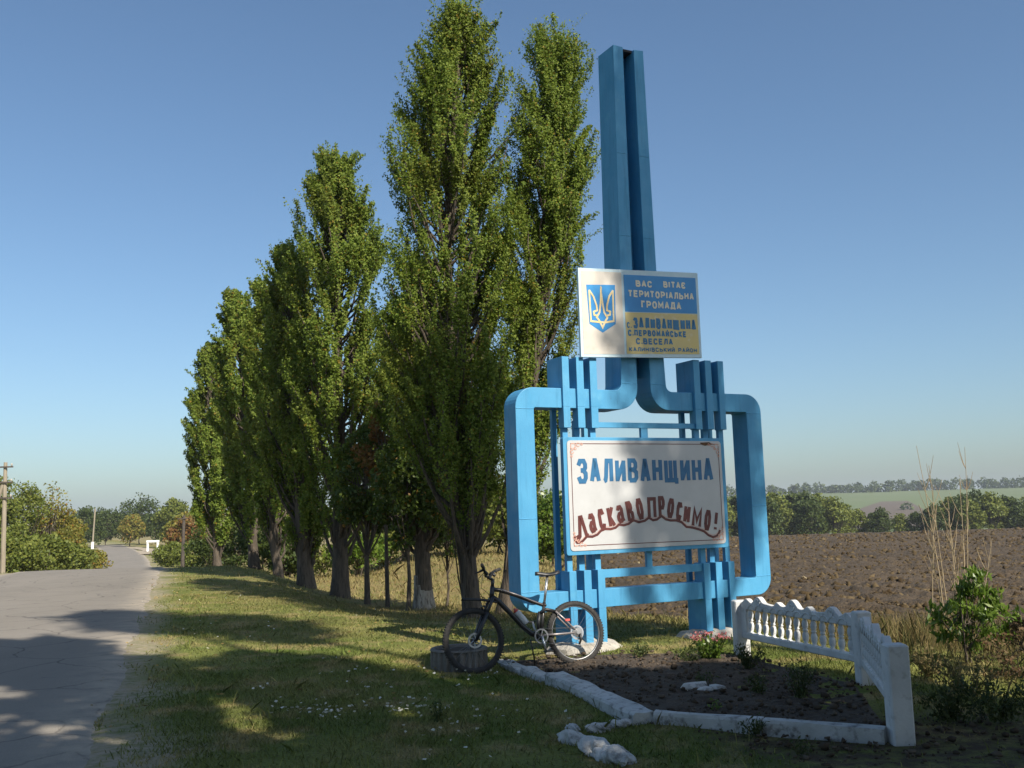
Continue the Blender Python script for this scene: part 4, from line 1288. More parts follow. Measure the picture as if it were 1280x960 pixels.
def poplar(name, label, base, top, prof, seed, nleaf=42000, leaf=.075, trunk_r=.2, nb=120, crown_from=.16, limewash=False, suckers=0, bow=(0, 0), mat='poplar', group='poplars along the road', asym=0.0, bunch=True, stems=None):
    """base, top: world points; prof: list of (height fraction, radius)"""
    g = np.random.default_rng(seed)
    base = np.array(base, float); top = np.array(top, float); top[2] -= .05 * (top[2] - base[2]); H = top[2] - base[2]
    hs_, rs_ = zip(*prof)
    rad = lambda f: np.interp(f, hs_, rs_)
    bow = np.array([bow[0], bow[1], 0.0])

    def axis(f):
        f = np.asarray(f, float)[..., None]
        return (top - base) * f + bow * (np.sin(np.pi * f))
    root = empty(name, base, label=label, cat='tree', group=group)
    # trunk
    paths = []
    fs = np.linspace(0, .985, 22)
    P = axis(fs); P[:, :2] += .03 * np.cumsum(g.normal(0, .5, (22, 2)), 0) * (fs[:, None] > .05)
    rr = trunk_r * (1 - fs) ** .8 + .008; rr[0] *= 1.35; rr[1] *= 1.1
    V1, F1 = tubes_np([(P, rr)], 14)
    tr = link('trunk', raw_mesh('trunk', V1, F1, True), MAT['bark'], root)
    if limewash:
        fw = np.linspace(-.02, .105, 7); Pw = axis(fw); rw = np.interp(fw, fs, rr) * 1.03 + .004
        Vw, Fw = tubes_np([(Pw, rw)], 14)
        o = link('limewash_band', raw_mesh('limewash_band', Vw, Fw, True), MAT['bark_white'], tr)
    # branches
    tips = []
    starts = g.uniform(crown_from * .75, .93, nb)
    az = g.uniform(0, 2 * np.pi, nb)
    K = 9
    tt = np.linspace(0, 1, K)
    Bs = []
    for i in range(nb):
        f0 = starts[i]; df = g.uniform(.12, .26) * (1 - f0 * .45)
        f1 = min(f0 + df, .995)
        R1 = rad(f1) * g.uniform(.35, 1.0) ** .7
        d = np.array([math.cos(az[i]), math.sin(az[i]), 0])
        ff = f0 + (f1 - f0) * tt
        pth = axis(ff) + d * (R1 * tt ** .62)[:, None] + np.cumsum(g.normal(0, .025, (K, 3)), 0) * np.array([1, 1, .3])
        pth[:, :2] += asym * (tt[:, None] ** 2) * np.array([[-1.0, 0.2]])
        Bs.append(pth)
        r0 = trunk_r * .22 * (1 - f0) + .014
        paths.append((pth, r0 * (1 - tt * .85) + .003))
    for i in range(suckers):          # shoots hugging the lower trunk
        a = g.uniform(0, 6.28); f0 = g.uniform(0.0, .12); f1 = f0 + g.uniform(.15, .34)
        d = np.array([math.cos(a), math.sin(a), 0])
        ff = f0 + (f1 - f0) * tt
        pth = axis(ff) + d * (trunk_r * .95 + g.uniform(.0, .10) * tt)[:, None] + np.cumsum(g.normal(0, .012, (K, 3)), 0)
        paths.append((pth, .016 * (1 - tt * .7) + .003))
        if f1 > .26: Bs.append(pth)
    V2, F2 = tubes_np(paths, 5)
    link('branches', raw_mesh('branches', V2, F2, True), MAT['bark'], root)
    # twigs and leaves
    Bs = np.array(Bs); nbr = len(Bs)
    ntw = nbr * 15
    bi = g.integers(0, nbr, ntw); ti = g.uniform(.30, 1, ntw) ** .8
    idx = ti * (K - 1); i0 = np.minimum(idx.astype(int), K - 2); fr_ = (idx - i0)[:, None]
    S = Bs[bi, i0] * (1 - fr_) + Bs[bi, i0 + 1] * fr_
    f = np.clip(S[:, 2] / H, 0, 1)
    out = S - axis(f); out[:, 2] = 0; out /= np.linalg.norm(out, axis=1, keepdims=True) + 1e-6
    D = out * g.uniform(.1, .65, (ntw, 1)) + g.normal(0, .28, (ntw, 3)); D[:, 2] = g.uniform(.7, 1.3, ntw)
    D /= np.linalg.norm(D, axis=1, keepdims=True)
    Lt = g.uniform(.22, .85, ntw) * (H / 12)
    wgt = Lt * g.lognormal(0, .8, ntw) * (1 - .45 * (f < crown_from + .08) * (g.random(ntw) < .8))
    wi = g.choice(ntw, nleaf, p=wgt / wgt.sum())
    u = g.random(nleaf)
    C = S[wi] + D[wi] * (Lt[wi] * u)[:, None] + g.normal(0, .048, (nleaf, 3)) * (1.15 - .6 * u)[:, None] * (.5 + .5 * leaf / .07)
    od = C - axis(np.clip(C[:, 2] / H, 0, 1)); od[:, 2] = 0; od /= np.linalg.norm(od, axis=1, keepdims=True) + 1e-6; od[:, 2] = .45
    Vl, Fl = leaf_quads(C, leaf, g, .85, tri=True, nb=od)
    link('crown', raw_mesh('crown', Vl, Fl), MAT[mat], root)
    return root


def base_top(bpx, bpy, tpx, tpy, D=None):
    b = gpt(bpx, bpy) if D is None else None
    if D is not None:
        d = ray(bpx, bpy); p = CAM + d * (D / d[1]); b = np.array([p[0], p[1], float(hgt(p[0], p[1]))])
    t = at_y(tpx, tpy, b[1])
    b[2] = float(hgt(b[0], b[1])) - .05
    return b, t


PROF_A = [(0, .2), (.08, .42), (.18, .62), (.3, .82), (.5, 1.02), (.68, 1.05), (.8, .9), (.9, .62), (.96, .35), (1, .12)]
PROF_B = [(0, .2), (.1, .42), (.2, .6), (.35, .76), (.6, .82), (.8, .74), (.9, .66), (.96, .52), (1, .25)]
PROF_N = [(0, .1), (.12, .35), (.3, .62), (.5, .75), (.7, .72), (.85, .5), (.95, .25), (1, .06)]
b, t = base_top(592, 780, 576, -12, 17.6)
poplar('poplar_tree', 'tallest poplar, straight behind the bicycle handlebar with many shoots up its trunk', b, t, [(h, r * 1.28) for h, r in PROF_A], 1, 250000, .047, .14, 220, suckers=34, crown_from=.10, bow=(-.32, 0))
b, t = base_top(530, 735, 524, 320, 22.5)
poplar('poplar_tree', 'poplar with a broad limewashed trunk foot standing behind two thin young trees', b, t, [(h, r * .95) for h, r in PROF_A], 2, 64000, .075, .19, 130, limewash=True, crown_from=.2, bow=(-.1, 0))
b, t = base_top(629, 778, 690, 22, 19.0)
poplar('poplar_tree', 'poplar leaning right, its crown rising just left of the blue pylon', b, t, [(h, r * 1.0) for h, r in PROF_B], 3, 165000, .047, .12, 170, suckers=14, bow=(.22, 0))
b, t = base_top(425, 742, 418, 182, 26.5)
poplar('poplar_tree', 'large dark poplar with a thick single trunk casting shade across the ditch', b, t, [(h, r * 1.5) for h, r in PROF_A], 4, 150000, .068, .21, 190, crown_from=.09, bow=(.1, 0))
b, t = base_top(383, 736, 356, 300, 28.5)
poplar('poplar_tree', 'poplar on a dark trunk crowded against the large dark poplar', b, t, [(h, r * .95) for h, r in PROF_A], 5, 110000, .075, .22, 160, crown_from=.06)
b, t = base_top(318, 722, 294, 358, 37.0)
poplar('poplar_tree', 'second poplar counted from the far end of the row', b, t, [(h, r * 1.1) for h, r in PROF_A], 6, 80000, .10, .18, 130, crown_from=.05)
b, t = base_top(272, 712, 263, 428, 48.0)
poplar('poplar_tree', 'farthest poplar of the row, lowest in the picture and nearest the road', b, t, [(h, r * 1.25) for h, r in PROF_A], 7, 70000, .115, .17, 120, crown_from=.04)
b, t = base_top(348, 728, 330, 345, 33.0)
poplar('poplar_tree', 'slender poplar filling the gap left of the crowded dark-trunked one', b, t, [(h, r * .9) for h, r in PROF_A], 8, 60000, .09, .14, 110, crown_from=.06)

# unseen poplars, inferred from shade, placed and crowned to cast it on bed and verge
PN = np.array([.80, .60])


def off_frame(perp, along, H, prof, seed, label, nleaf, leaf=.12, rmul=1.0, crown_from=.03):
    p = SUN_AZ * along + PN * perp
    z = float(hgt(p[0], p[1]))
    return poplar('poplar_tree', label, (p[0], p[1], z - .05), (p[0] + .2, p[1], z + H), [(h, r * rmul) for h, r in prof], seed, nleaf, leaf, .22, 100, crown_from=crown_from, group='unseen poplars shading the foreground')


PROF_W = [(0, .5), (.1, .9), (.25, 1.0), (.5, 1.0), (.7, .95), (.85, .75), (.95, .4), (1, .12)]
PROF_H = [(0, .05), (.56, .1), (.62, .8), (.75, 1.05), (.87, .9), (.95, .6), (1, .2)]  # crown raised to dapple the sign but leave the bush sunlit
PROF_T = [(0, .05), (.82, .1), (.86, .75), (.91, .95), (.96, .65), (1, .15)]  # foliage kept near the tip, shaped to leave a lit strip before its shade
off_frame(2.9, 2.0, 15.2, PROF_W, 31, 'poplar past the right edge whose shade lies across the near road', 52000, .22, 1.4)
off_frame(4.6, 2.4, 12.2, PROF_W, 34, 'lower poplar past the right edge whose shade lies on the near grass', 44000, .22, 1.25)
off_frame(6.1, 2.0, 10.2, PROF_W, 36, 'low poplar past the right edge whose shade reaches the front wheel', 40000, .22, 1.1)
off_frame(7.5, 2.0, 7.9, PROF_W, 32, 'stunted poplar past the right edge whose shade covers the flower bed', 30000, .22, .95)
off_frame(0.5, 2.8, 13.0, PROF_W, 35, 'poplar behind the viewer whose shade covers the bottom left corner', 34000, .22, 1.35)
off_frame(4.9, 4.6, 20.4, PROF_T, 37, 'high-crowned poplar past the right edge whose tip shades the road edge', 15000, .2, .9, crown_from=1.1)
off_frame(5.9, 5.6, 19.2, PROF_T, 38, 'high-crowned poplar past the right edge whose tip shades the verge', 13000, .2, .7, crown_from=1.08)
off_frame(9.35, 6.0, 22.0, PROF_H, 33, 'thin tall poplar past the right edge dappling the blue sign', 26000, .16, 1.6, crown_from=.76)


def broadleaf(name, label, base, H, r, seed, mat, nleaf, leaf, crown0=.25, trunk_r=.1, clumps=40, cat='tree', group=None, spread=.34, droop=0.0, aspect=.7, stem_mat='bark', shape=1.0, sparse_top=False, stems=1, lobes=None):
    g = np.random.default_rng(seed)
    root = empty(name, base, label=label, cat=cat, group=group)
    cz0 = crown0 * H; ch = (H - cz0)
    dirs = g.normal(size=(clumps, 3)); dirs /= np.linalg.norm(dirs, axis=1, keepdims=True)
    rad = g.uniform(.35, 1.0, clumps) ** .5
    cc = dirs * rad[:, None] * np.array([r, r, ch / 2]) * .82
    cc[:, 2] += cz0 + ch * .52
    taper = 1 - .35 * shape * np.clip((cc[:, 2] - cz0) / ch, 0, 1)
    cc[:, :2] *= taper[:, None]
    cc[0] = (g.normal() * .1 * r, 0, H - ch * .12)
    if lobes is not None:
        lb = np.array(lobes); li = g.integers(0, len(lb), clumps)
        cc = lb[li, :3] + dirs * rad[:, None] * lb[li, 3:4]
    paths = []
    sts = []
    for k in range(stems):
        ox = g.normal(0, .12 * r, 2) if stems > 1 else np.zeros(2)
        tp = np.array([[ox[0], ox[1], 0], [ox[0] * 1.3 + .02 * H * g.normal(), ox[1] * 1.3, cz0 * .6], [ox[0] * 2, ox[1] * 2, cz0 + ch * .2], [ox[0] * 2.4, ox[1] * 2.4, cz0 + ch * .65]])
        f = np.linspace(0, 3, 10)
        tp = np.stack([np.interp(f, range(4), tp[:, i]) for i in range(3)], -1)
        paths.append((tp, trunk_r * np.linspace(1.15, .25, 10))); sts.append(tp)
    V, Fq = tubes_np(paths, 9)
    link('trunk' if cat == 'tree' else 'stem', raw_mesh('trunk', V, Fq, True), MAT[stem_mat], root)
    bp_ = []
    for i in range(min(clumps, 36)):
        st = sts[i % stems]; s0 = st[g.integers(4, 9)]
        c = cc[i]; m_ = (s0 + c) / 2 + np.array([0, 0, -.06 * ch]); tq = np.linspace(0, 1, 5)[:, None]
        pth = (1 - tq) ** 2 * s0 + 2 * tq * (1 - tq) * m_ + tq ** 2 * c
        bp_.append((pth, trunk_r * .35 * np.linspace(1, .25, 5) + .002))
    V, Fq = tubes_np(bp_, 5)
    link('branches', raw_mesh('branches', V, Fq, True), MAT[stem_mat], root)
    w = g.lognormal(0, .5, clumps)
    if sparse_top: w *= np.where(cc[:, 2] > cz0 + ch * .65, .12, 1)
    ci = g.choice(clumps, nleaf, p=w / w.sum())
    n_ = g.normal(size=(nleaf, 3)); n_ /= np.linalg.norm(n_, axis=1, keepdims=True)
    sg_ = spread * r * g.uniform(.7, 1.3, clumps)
    C = cc[ci] + n_ * (sg_[ci] * g.uniform(0, 1, nleaf) ** .5)[:, None] * np.array([1, 1, .75])
    C[:, 2] = np.maximum(C[:, 2], .03)
    V, Fq = leaf_quads(C, leaf, g, aspect, droop)
    link('crown' if cat == 'tree' else 'foliage', raw_mesh('crown', V, Fq), MAT[mat], root)
    return root


def copy_tree(src, loc, rotz, scale, label, group=None):
    r = src.copy(); COL.objects.link(r); r.location = loc; r.rotation_euler = (0, 0, rotz); r.scale = (scale, scale, scale)
    if label: r['label'] = label
    if group: r['group'] = group
    for ch in src.children:
        c = ch.copy(); COL.objects.link(c); c.parent = r
    return r


def place(px, py, D):
    d = ray(px, py); p = CAM + d * (D / d[1])
    return np.array([p[0], p[1], float(hgt(p[0], p[1])) - .03])


# young trees under the poplars
broadleaf('young_maple', 'thin young maple with a dark rounded crown left of the limewashed poplar trunk', place(510, 736, 22.0), 4.0, 1.0, 61, 'maple', 7000, .10, .30, .05, 34, shape=.4)
broadleaf('young_maple', 'young maple on a short trunk between the big dark poplar and the thin maple', place(459, 722, 25.0), 4.6, 1.05, 62, 'maple', 7000, .11, .28, .075, 34, shape=.4)
broadleaf('sapling', 'slim sapling standing right behind the handlebar poplar', place(558, 734, 23.0), 3.6, .75, 63, 'maple', 4500, .09, .22, .03, 26)
broadleaf('autumn_maple', 'reddening maple high between the two nearest poplar crowns', place(484, 712, 24.0), 5.1, .8, 64, 'autumn', 3200, .11, .55, .05, 26)
# shrubs behind the row
sh_lab = ['bright shrub behind the big dark poplar trunk', 'shrub glimpsed left of the thin young maple', 'shrub behind the limewashed poplar trunk', 'shrub behind the slim sapling', 'shrub behind the bicycle handlebar poplar', 'shrub seen between the last poplar trunk and the blue frame', 'shrub seen through the left opening of the sign', 'shrub behind the twin trunks']
for i, (px, D, H, r) in enumerate([(445, 40, 3.2, 2.0), (478, 44, 3.4, 2.2), (525, 46, 3.2, 2.3), (565, 44, 3.4, 2.2), (605, 42, 3.4, 2.2), (645, 40, 3.2, 2.0), (688, 38, 3.0, 1.5), (395, 44, 3.2, 2.4)]):
    broadleaf('shrub', sh_lab[i], place(px, 690, D), H, r, 70 + i, 'midgreen' if i % 3 else 'bush', 4200, .17, .03, .05, 30, 'shrub', 'shrubs behind the poplar row', stems=3)
for i, (px, D, H, r) in enumerate([(330, 40, 2.6, 1.6), (300, 50, 2.8, 1.8), (360, 36, 2.0, 1.2), (262, 58, 3.0, 2.0)]):
    broadleaf('thicket', ['dark thicket at the foot of the second farthest poplar', 'dark thicket at the foot of the farthest poplar', 'low thicket left of the twin poplar trunks', 'thicket just beyond the farthest poplar'][i], place(px, 715, D), H, r, 90 + i, 'darkgreen', 3200, .16, .03, .04, 26, 'shrub', 'thickets under the far poplars', stems=3)

# trees along the far left and round the bend
LT = [(22, 62, 596, 2.6, 'midgreen', 'tall green tree just right of the concrete power pole'), (62, 66, 596, 2.4, 'yellowgreen', 'yellowing tree with a thin bare top on the left of the road'), (84, 70, 640, 1.7, 'yellowgreen', 'small orange-tinged tree next to the bare-topped one'), (-18, 58, 588, 2.6, 'midgreen', 'tree cut by the left edge behind the power pole'),
      (105, 185, 634, 5.5, 'darkgreen', 'dark tree behind the thin white pole'), (132, 200, 634, 5.0, 'darkgreen', 'dark tree behind the crest of the road'), (174, 205, 617, 6.2, 'darkgreen', 'large round dark tree above the far end of the road'), (163, 185, 642, 3.0, 'yellowgreen', 'light green tree in front of the large round one'), (198, 200, 640, 4.8, 'darkgreen', 'dark tree behind the white gateway'), (216, 170, 621, 4.2, 'midgreen', 'tree behind the dark pole'), (236, 120, 646, 3.2, 'autumn', 'orange autumn tree beside the dark pole'), (228, 135, 640, 2.6, 'yellowgreen', 'yellow-green tree between the round tree and the orange one'), (245, 190, 634, 5.5, 'darkgreen', 'dark tree half hidden by the farthest poplar')]
for i, (px, D, ty_, r, mt, lab) in enumerate(LT):
    p = place(px, 690, D); H = at_y(px, ty_, D)[2] - p[2]
    broadleaf('roadside_tree', lab, p, H, r, 110 + i, mt, 6500 if D < 100 else 4200, .17 if D < 100 else .42, .08, .12, 46, spread=.30, sparse_top=(i == 1), group='trees along the far road')
bl = [(12, 52, 2.3), (35, 54, 2.2), (58, 56, 2.3), (80, 60, 2.1), (100, 66, 2.0), (110, 74, 1.8), (215, 92, 2.2), (240, 84, 2.4), (212, 104, 1.8)]
bl_lab = ['green bush at the foot of the power pole', 'green bush second along from the power pole', 'green bush third along from the power pole', 'green bush fourth along from the power pole', 'bush where the left verge meets the dip in the road', 'last small bush before the dip on the left', 'green bush left of the dark pole', 'green bush right of the dark pole', 'small bush below the white gateway']
for i, (px, D, H) in enumerate(bl):
    broadleaf('bush', bl_lab[i], place(px, 700, D), H, 1.9, 140 + i, 'midgreen' if i not in (4, 5) else 'yellowgreen', 3600, .19, .02, .04, 26, 'bush', 'bushes along the far road', stems=3)

# belt of trees in the valley beyond the field
src1 = broadleaf('valley_tree', 'x', (0, 0, 0), 11, 4.2, 201, 'darkgreen', 3600, .55, .1, .25, 44, group='v')
src2 = broadleaf('valley_tree', 'x', (0, 0, 0), 10, 3.6, 202, 'midgreen', 3200, .5, .1, .22, 40, group='v')
src3 = broadleaf('valley_tree', 'x', (0, 0, 0), 11, 4.6, 203, 'darkgreen', 3600, .55, .06, .25, 44, shape=.3, group='v')
vt_ = [(872, 206, 613), (900, 200, 616), (925, 208, 612), (948, 200, 610), (972, 196, 612), (990, 205, 611), (1010, 198, 613), (1028, 204, 614), (1046, 196, 618), (1058, 202, 628), (1076, 205, 634), (1100, 208, 637), (1104, 200, 633), (1128, 205, 640), (1150, 203, 637), (1172, 200, 628), (1190, 205, 619), (1208, 200, 614), (1226, 207, 611), (1243, 200, 612), (1258, 203, 616), (1274, 200, 622), (1292, 205, 618), (1016, 190, 622), (962, 190, 620), (1218, 192, 622)]
first = {}
for i, (px, D, ty_) in enumerate(vt_):
    s_ = (src1, src2, src3)[i % 3 if i not in (8, 9, 13) else 1]
    p = place(px, 690, D); H = max(4.5, at_y(px, ty_, D)[2] - p[2])
    sc_ = H / (11.0 if s_ is not src2 else 10.0)
    if id(s_) not in first:
        first[id(s_)] = 1; o = s_; o.location = p; o.rotation_euler = (0, 0, i); o.scale = (sc_,) * 3
    else: o = copy_tree(s_, p, i * 1.7, sc_, None)
    ords = 'first second third fourth fifth sixth seventh eighth ninth tenth eleventh twelfth'.split()
    band = lambda v: 0 if v < 1050 else 1 if v < 1165 else 2
    od = ords[sorted(v[0] for v in vt_ if band(v[0]) == band(px)).index(px)]
    if px < 1050: lab, gr = od + ' tree from the blue frame in the tall dark clump beyond the field', 'tall dark clump beyond the field'
    elif px < 1165: lab, gr = od + ' low round tree, counted from the tall dark clump, in the belt beyond the field', 'low belt beyond the field'
    else: lab, gr = od + ' tree, counted rightwards, in the clump behind the dry stalks', 'clump behind the dry stalks'
    tag(o, lab, 'tree', gr)

# far wood on the ridge
g = np.random.default_rng(5)
Cs = []
for k in range(90):
    a = .16 + .54 * k / 89 + g.normal() * .002
    Yv = 960 + g.normal() * 14
    x = a * Yv; r = g.uniform(4, 8.5); hh_ = g.uniform(8, 14)
    nn = 170
    d = g.normal(size=(nn, 3)); d /= np.linalg.norm(d, axis=1, keepdims=True)
    c = d * np.array([r, r, hh_ / 2]) * g.uniform(.6, 1.0, (nn, 1)) + np.array([x, Yv, float(hgt(x, Yv)) + hh_ / 2 - 2.0])
    Cs.append(c)
for k in range(8):      # lone bushes on the slope
    a = .36 + .02 * k + g.normal() * .01; Yv = 640 + g.normal() * 60; x = a * Yv
    d = g.normal(size=(60, 3)); d /= np.linalg.norm(d, axis=1, keepdims=True)
    if k in (2, 4): Cs.append(d * np.array([3.5, 3.5, 2.2]) + np.array([x, Yv, float(hgt(x, Yv)) + 2]))
V, Fq = leaf_quads(np.concatenate(Cs), 2.2, g, .8)
tag(link('treeline', raw_mesh('treeline', V, Fq), MAT['darkgreen']), 'long distant wood along the skyline of the hill', 'wood', kind='stuff')

# bush, stalks and plants on the right
p = place(1215, 832, 10.25)
broadleaf('leafy_bush', 'bright green leafy bush at the right edge by the ploughed field', (p[0], p[1], p[2]), 1.0, .46, 301, 'bush', 1700, .095, .12, .012, 46, 'bush', spread=.20, droop=1.5, aspect=.30, stems=4, lobes=[(.08, 0, .82, .14), (.1, .05, .62, .2), (.26, 0, .62, .13), (-.22, 0, .60, .15), (-.18, 0, .42, .2), (.3, 0, .42, .18), (.05, -.1, .36, .24)])
p = place(1275, 850, 9.4)
broadleaf('russet_bush', 'low russet weed clump at the right edge below the green bush', (p[0] - .0, p[1], p[2]), .5, .42, 302, 'rustweed', 700, .04, .05, .004, 40, 'bush', stems=5, spread=.26, lobes=[(0, 0, .30, .16), (-.22, 0, .2, .18), (.2, .1, .24, .2), (-.05, -.15, .14, .2), (.05, 0, .45, .08)])
# dry stalks
p = place(1195, 760, 12.3)
root = empty('dry_stalks', p, label='tall bare dried weed stalks standing against the ploughed field', cat='weed')
g = np.random.default_rng(8)
for k in range(11):
    H = (2.35, 2.1, 2.3, 1.9, 1.6, 1.5, 1.75, 1.3, 1.2, 1.9, 1.0, 1.4, 1.1)[k]
    ox, oy = g.normal(0, .10, 2); lx, ly = g.normal(0, .13, 2)
    tt = np.linspace(0, 1, 10)[:, None]
    pth = np.array([[ox, oy, 0]]) + np.array([[lx, ly, H]]) * tt + np.cumsum(g.normal(0, .006, (10, 3)), 0)
    paths = [(pth, np.linspace(.0085, .0028, 10))]
    for j in range(int(5 + 5 * g.random())):
        f = g.uniform(.35, .95); i = int(f * 9); s0 = pth[i]; a = g.uniform(0, 6.28); L = g.uniform(.12, .42)
        tq = np.linspace(0, 1, 5)[:, None]
        paths.append((s0 + np.array([[math.cos(a) * L * .4, math.sin(a) * L * .4, 0]]) * tq ** .7 + np.array([[0, 0, L]]) * tq, np.linspace(.0045, .002, 5)))
    V, Fq = tubes_np(paths, 4)
    link('stalk', raw_mesh('stalk', V, Fq), MAT['straw'], root)

# pink-flowered sedum by the fence
p = place(889, 826, 10.85)
root = empty('sedum', (p[0], p[1], p[2]), label='low bushy plant with pink flower heads at the fence corner of the bed', cat='plant')
g = np.random.default_rng(9)
paths = []; LC = []; PC = []
for k in range(26):
    a = g.uniform(0, 6.28); r = g.uniform(.02, .17); H = g.uniform(.22, .34)
    tq = np.linspace(0, 1, 6)[:, None]
    pth = np.array([[.04 * math.cos(a), .04 * math.sin(a), 0]]) + np.array([[r * math.cos(a), r * math.sin(a), 0]]) * tq ** 1.2 + np.array([[0, 0, H]]) * tq
    paths.append((pth, np.full(6, .004)))
    for j in range(22): LC.append(pth[0] + (pth[-1] - pth[0]) * g.uniform(.15, .95) + g.normal(0, .018, 3))
    if H > .27:
        PC.append(np.array([pth[-1] + g.normal(0, 1, 3) * np.array([.02, .02, .006]) for j in range(16)]))
V, Fq = tubes_np(paths, 5); link('stem', raw_mesh('stem', V, Fq), MAT['weed'], root)
V, Fq = leaf_quads(np.array(LC), .05, g, .5); link('foliage', raw_mesh('foliage', V, Fq), MAT['bush'], root)
for pc in PC:
    V, Fq = leaf_quads(pc, .022, g, .8); link('flower_head', raw_mesh('flower_head', V, Fq), MAT['petal'], root)


def herb(px, py, H, r, n, mat, label, leaf=.04, stems=14, seed=0, name='garden_plant'):
    p = gpt(px, py); g = np.random.default_rng(400 + seed)
    root = empty(name, (p[0], p[1], float(hgt(p[0], p[1])) + .02), label=label, cat='plant', group='plants in and round the flower bed')
    paths = []; LC = []
    for k in range(stems):
        a = g.uniform(0, 6.28); rr = g.uniform(.2, 1) * r; h = H * g.uniform(.6, 1)
        tq = np.linspace(0, 1, 6)[:, None]
        pth = np.array([[rr * .3 * math.cos(a), rr * .3 * math.sin(a), 0]]) + np.array([[rr * .8 * math.cos(a), rr * .8 * math.sin(a), 0]]) * tq ** 1.4 + np.array([[0, 0, h]]) * tq
        paths.append((pth, np.linspace(.004, .0015, 6)))
        for j in range(n // stems): LC.append(pth[0] + (pth[-1] - pth[0]) * g.uniform(.1, 1) + g.normal(0, .02, 3))
    V, Fq = tubes_np(paths, 4); link('stem', raw_mesh('stem', V, Fq), MAT[mat], root)
    V, Fq = leaf_quads(np.array(LC), leaf, g, .4, up=.6); link('foliage', raw_mesh('foliage', V, Fq), MAT[mat], root)


herb(935, 838, .26, .16, 420, 'weed', 'dark leafy weed under the fence right of the pink flowers', seed=1)
herb(1000, 875, .34, .20, 520, 'weed', 'feathery dark plant in the bed in front of the balusters', .03, 20, seed=2)
herb(950, 872, .2, .14, 260, 'weed', 'small dark plant in the bed left of the feathery one', .03, seed=3)
herb(862, 830, .13, .2, 260, 'weed', 'low grassy tuft between the sign foot and the pink flowers', .035, seed=4)
herb(800, 822, .12, .22, 260, 'weed', 'low grassy tuft beside the foot of the sign behind the rear wheel', .035, seed=5)
herb(895, 890, .06, .05, 60, 'bush', 'tiny bright green seedling in the flower bed', .035, 6, seed=6)
herb(945, 918, .12, .10, 140, 'weed', 'small weed growing in front of the white kerb', .035, seed=7)
herb(880, 860, .14, .12, 180, 'weed', 'small weed behind the pale rubble in the bed', .03, seed=8)
herb(1190, 905, .3, .28, 600, 'weed', 'dark weeds right of the thick fence post', .045, 18, seed=9)
herb(1245, 905, .32, .3, 600, 'weed', 'dark weeds at the lower right edge', .045, 18, seed=10)
herb(1210, 870, .3, .3, 500, 'dryweed', 'dry weeds between the fence and the green bush', .045, 18, seed=11)
herb(1165, 850, .26, .2, 400, 'dryweed', 'dry weeds just behind the thick fence post', .04, 16, seed=12)
herb(1000, 945, .08, .12, 90, 'weed', 'small weed on the bare earth below the kerb', .03, 8, seed=13)
herb(548, 905, .16, .05, 60, 'weed', 'single dark weed standing in the shaded grass', .04, 5, seed=14)

# ================================================================== SMALL ROADSIDE THINGS
# power pole with strut
D = 50
pb = place(4, 704, D); ptop = at_y(7, 578, D)
pole = empty('power_pole', pb, label='concrete power pole with a leaning strut and insulators', cat='pole')
Hh = ptop[2] - pb[2]; lx = ptop[0] - pb[0]
mb = MB().tube([(0, 0, -.3), (lx, 0, Hh)], [.13, .09], 8); mb.build('shaft', MAT['wood_pole'], pole)
MB().tube([(-1.9, 0, -.3), (lx * .8 - .05, 0, Hh * .84)], [.15, .10], 8).build('strut', MAT['wood_pole'], pole)
for k, zz in enumerate((.96, .83, .70)):
    MB().box(lx - .55 * (1 if k != 1 else 1.1), lx + .45, -.16, -.10, Hh * zz - .035, Hh * zz + .035).build('crossarm', MAT['dark_pole'], pole)
    for xo in (-.45, .38):
        MB().lathe([(.02, 0), (.05, .05), (.05, .1), (.02, .14)], 8, 'z', (lx + xo, -.13, Hh * zz + .035)).build('insulator', MAT['concrete'], pole)
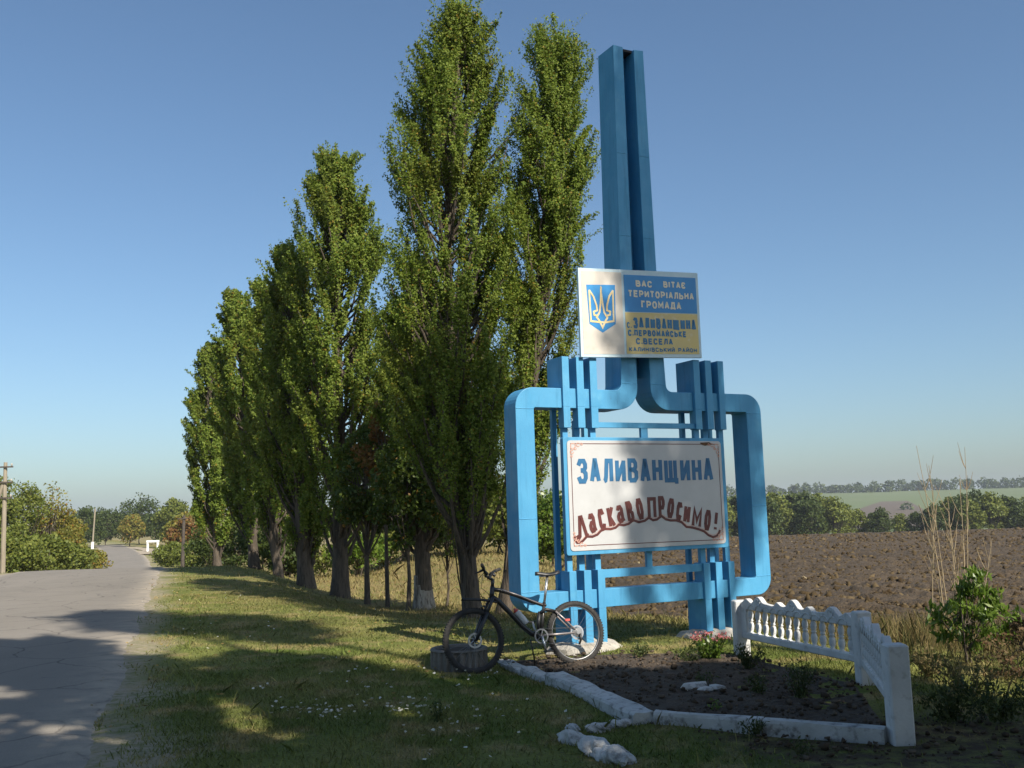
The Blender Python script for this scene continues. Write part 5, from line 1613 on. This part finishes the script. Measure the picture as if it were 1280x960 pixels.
# dark pole on the right of the road
D = 78
pb = place(228, 704, D); ptop = at_y(230, 644, D)
o = empty('wooden_pole', pb, label='dark wooden pole in front of the orange autumn tree', cat='pole')
MB().tube([(0, 0, -.3), (ptop[0] - pb[0], 0, ptop[2] - pb[2])], [.15, .11], 8).build('shaft', MAT['dark_pole'], o)
MB().box(-.4, .4, -.15, -.09, (ptop[2] - pb[2]) * .93, (ptop[2] - pb[2]) * .93 + .08).build('crossarm', MAT['dark_pole'], o)
D = 150
pb = place(115, 682, D); ptop = at_y(119, 636, D)
o = empty('white_pole', pb, label='thin pale pole with a whitewashed foot left of the far road', cat='pole')
MB().tube([(0, 0, -.3), (ptop[0] - pb[0], 0, ptop[2] - pb[2])], [.13, .10], 8).build('shaft', MAT['wood_pole'], o)
MB().tube([(0, 0, 0), ((ptop[0] - pb[0]) * .25, 0, (ptop[2] - pb[2]) * .25)], [.24, .2], 8).build('whitewashed_foot', MAT['white_paint'], o)
D = 145
pb = place(191, 684, D)
o = empty('white_gateway', pb, label='small white concrete gateway frame beside the far road', cat='gateway')
for sx in (-.85, .6):
    MB().box(sx, sx + .25, -.15, .15, -.3, 1.38, .02).build('pillar', MAT['white_paint'], o)
MB().box(-.9, .9, -.18, .18, 1.38, 1.68, .02).build('lintel', MAT['white_paint'], o)
pb = place(103, 708, 60)
o = empty('marker_post', pb, label='tiny white marker post on the left road edge at the crest', cat='post')
MB().box(-.06, .06, -.06, .06, -.2, .34, .01).build('shaft', MAT['white_paint'], o)
MB().box(-.064, .064, -.064, .064, .22, .27).build('band', MAT['dark'], o)

# ================================================================== HAZE
hz = MB().box(-1500, 2300, -120, 2900, -16, 34).mesh('haze')
m = bpy.data.materials.new('haze_air'); m.use_nodes = True
nt = m.node_tree; nt.nodes.clear()
out = nt.nodes.new('ShaderNodeOutputMaterial'); pv = nt.nodes.new('ShaderNodeVolumePrincipled')
pv.inputs['Color'].default_value = (0.80, 0.88, 1.0, 1); pv.inputs['Density'].default_value = 0.0002; pv.inputs['Anisotropy'].default_value = 0.0
nt.links.new(pv.outputs[0], out.inputs['Volume'])
hz.materials.append(m)
o = link('haze', hz); tag(o, 'thin pale haze over the far fields and trees', 'haze', kind='stuff')
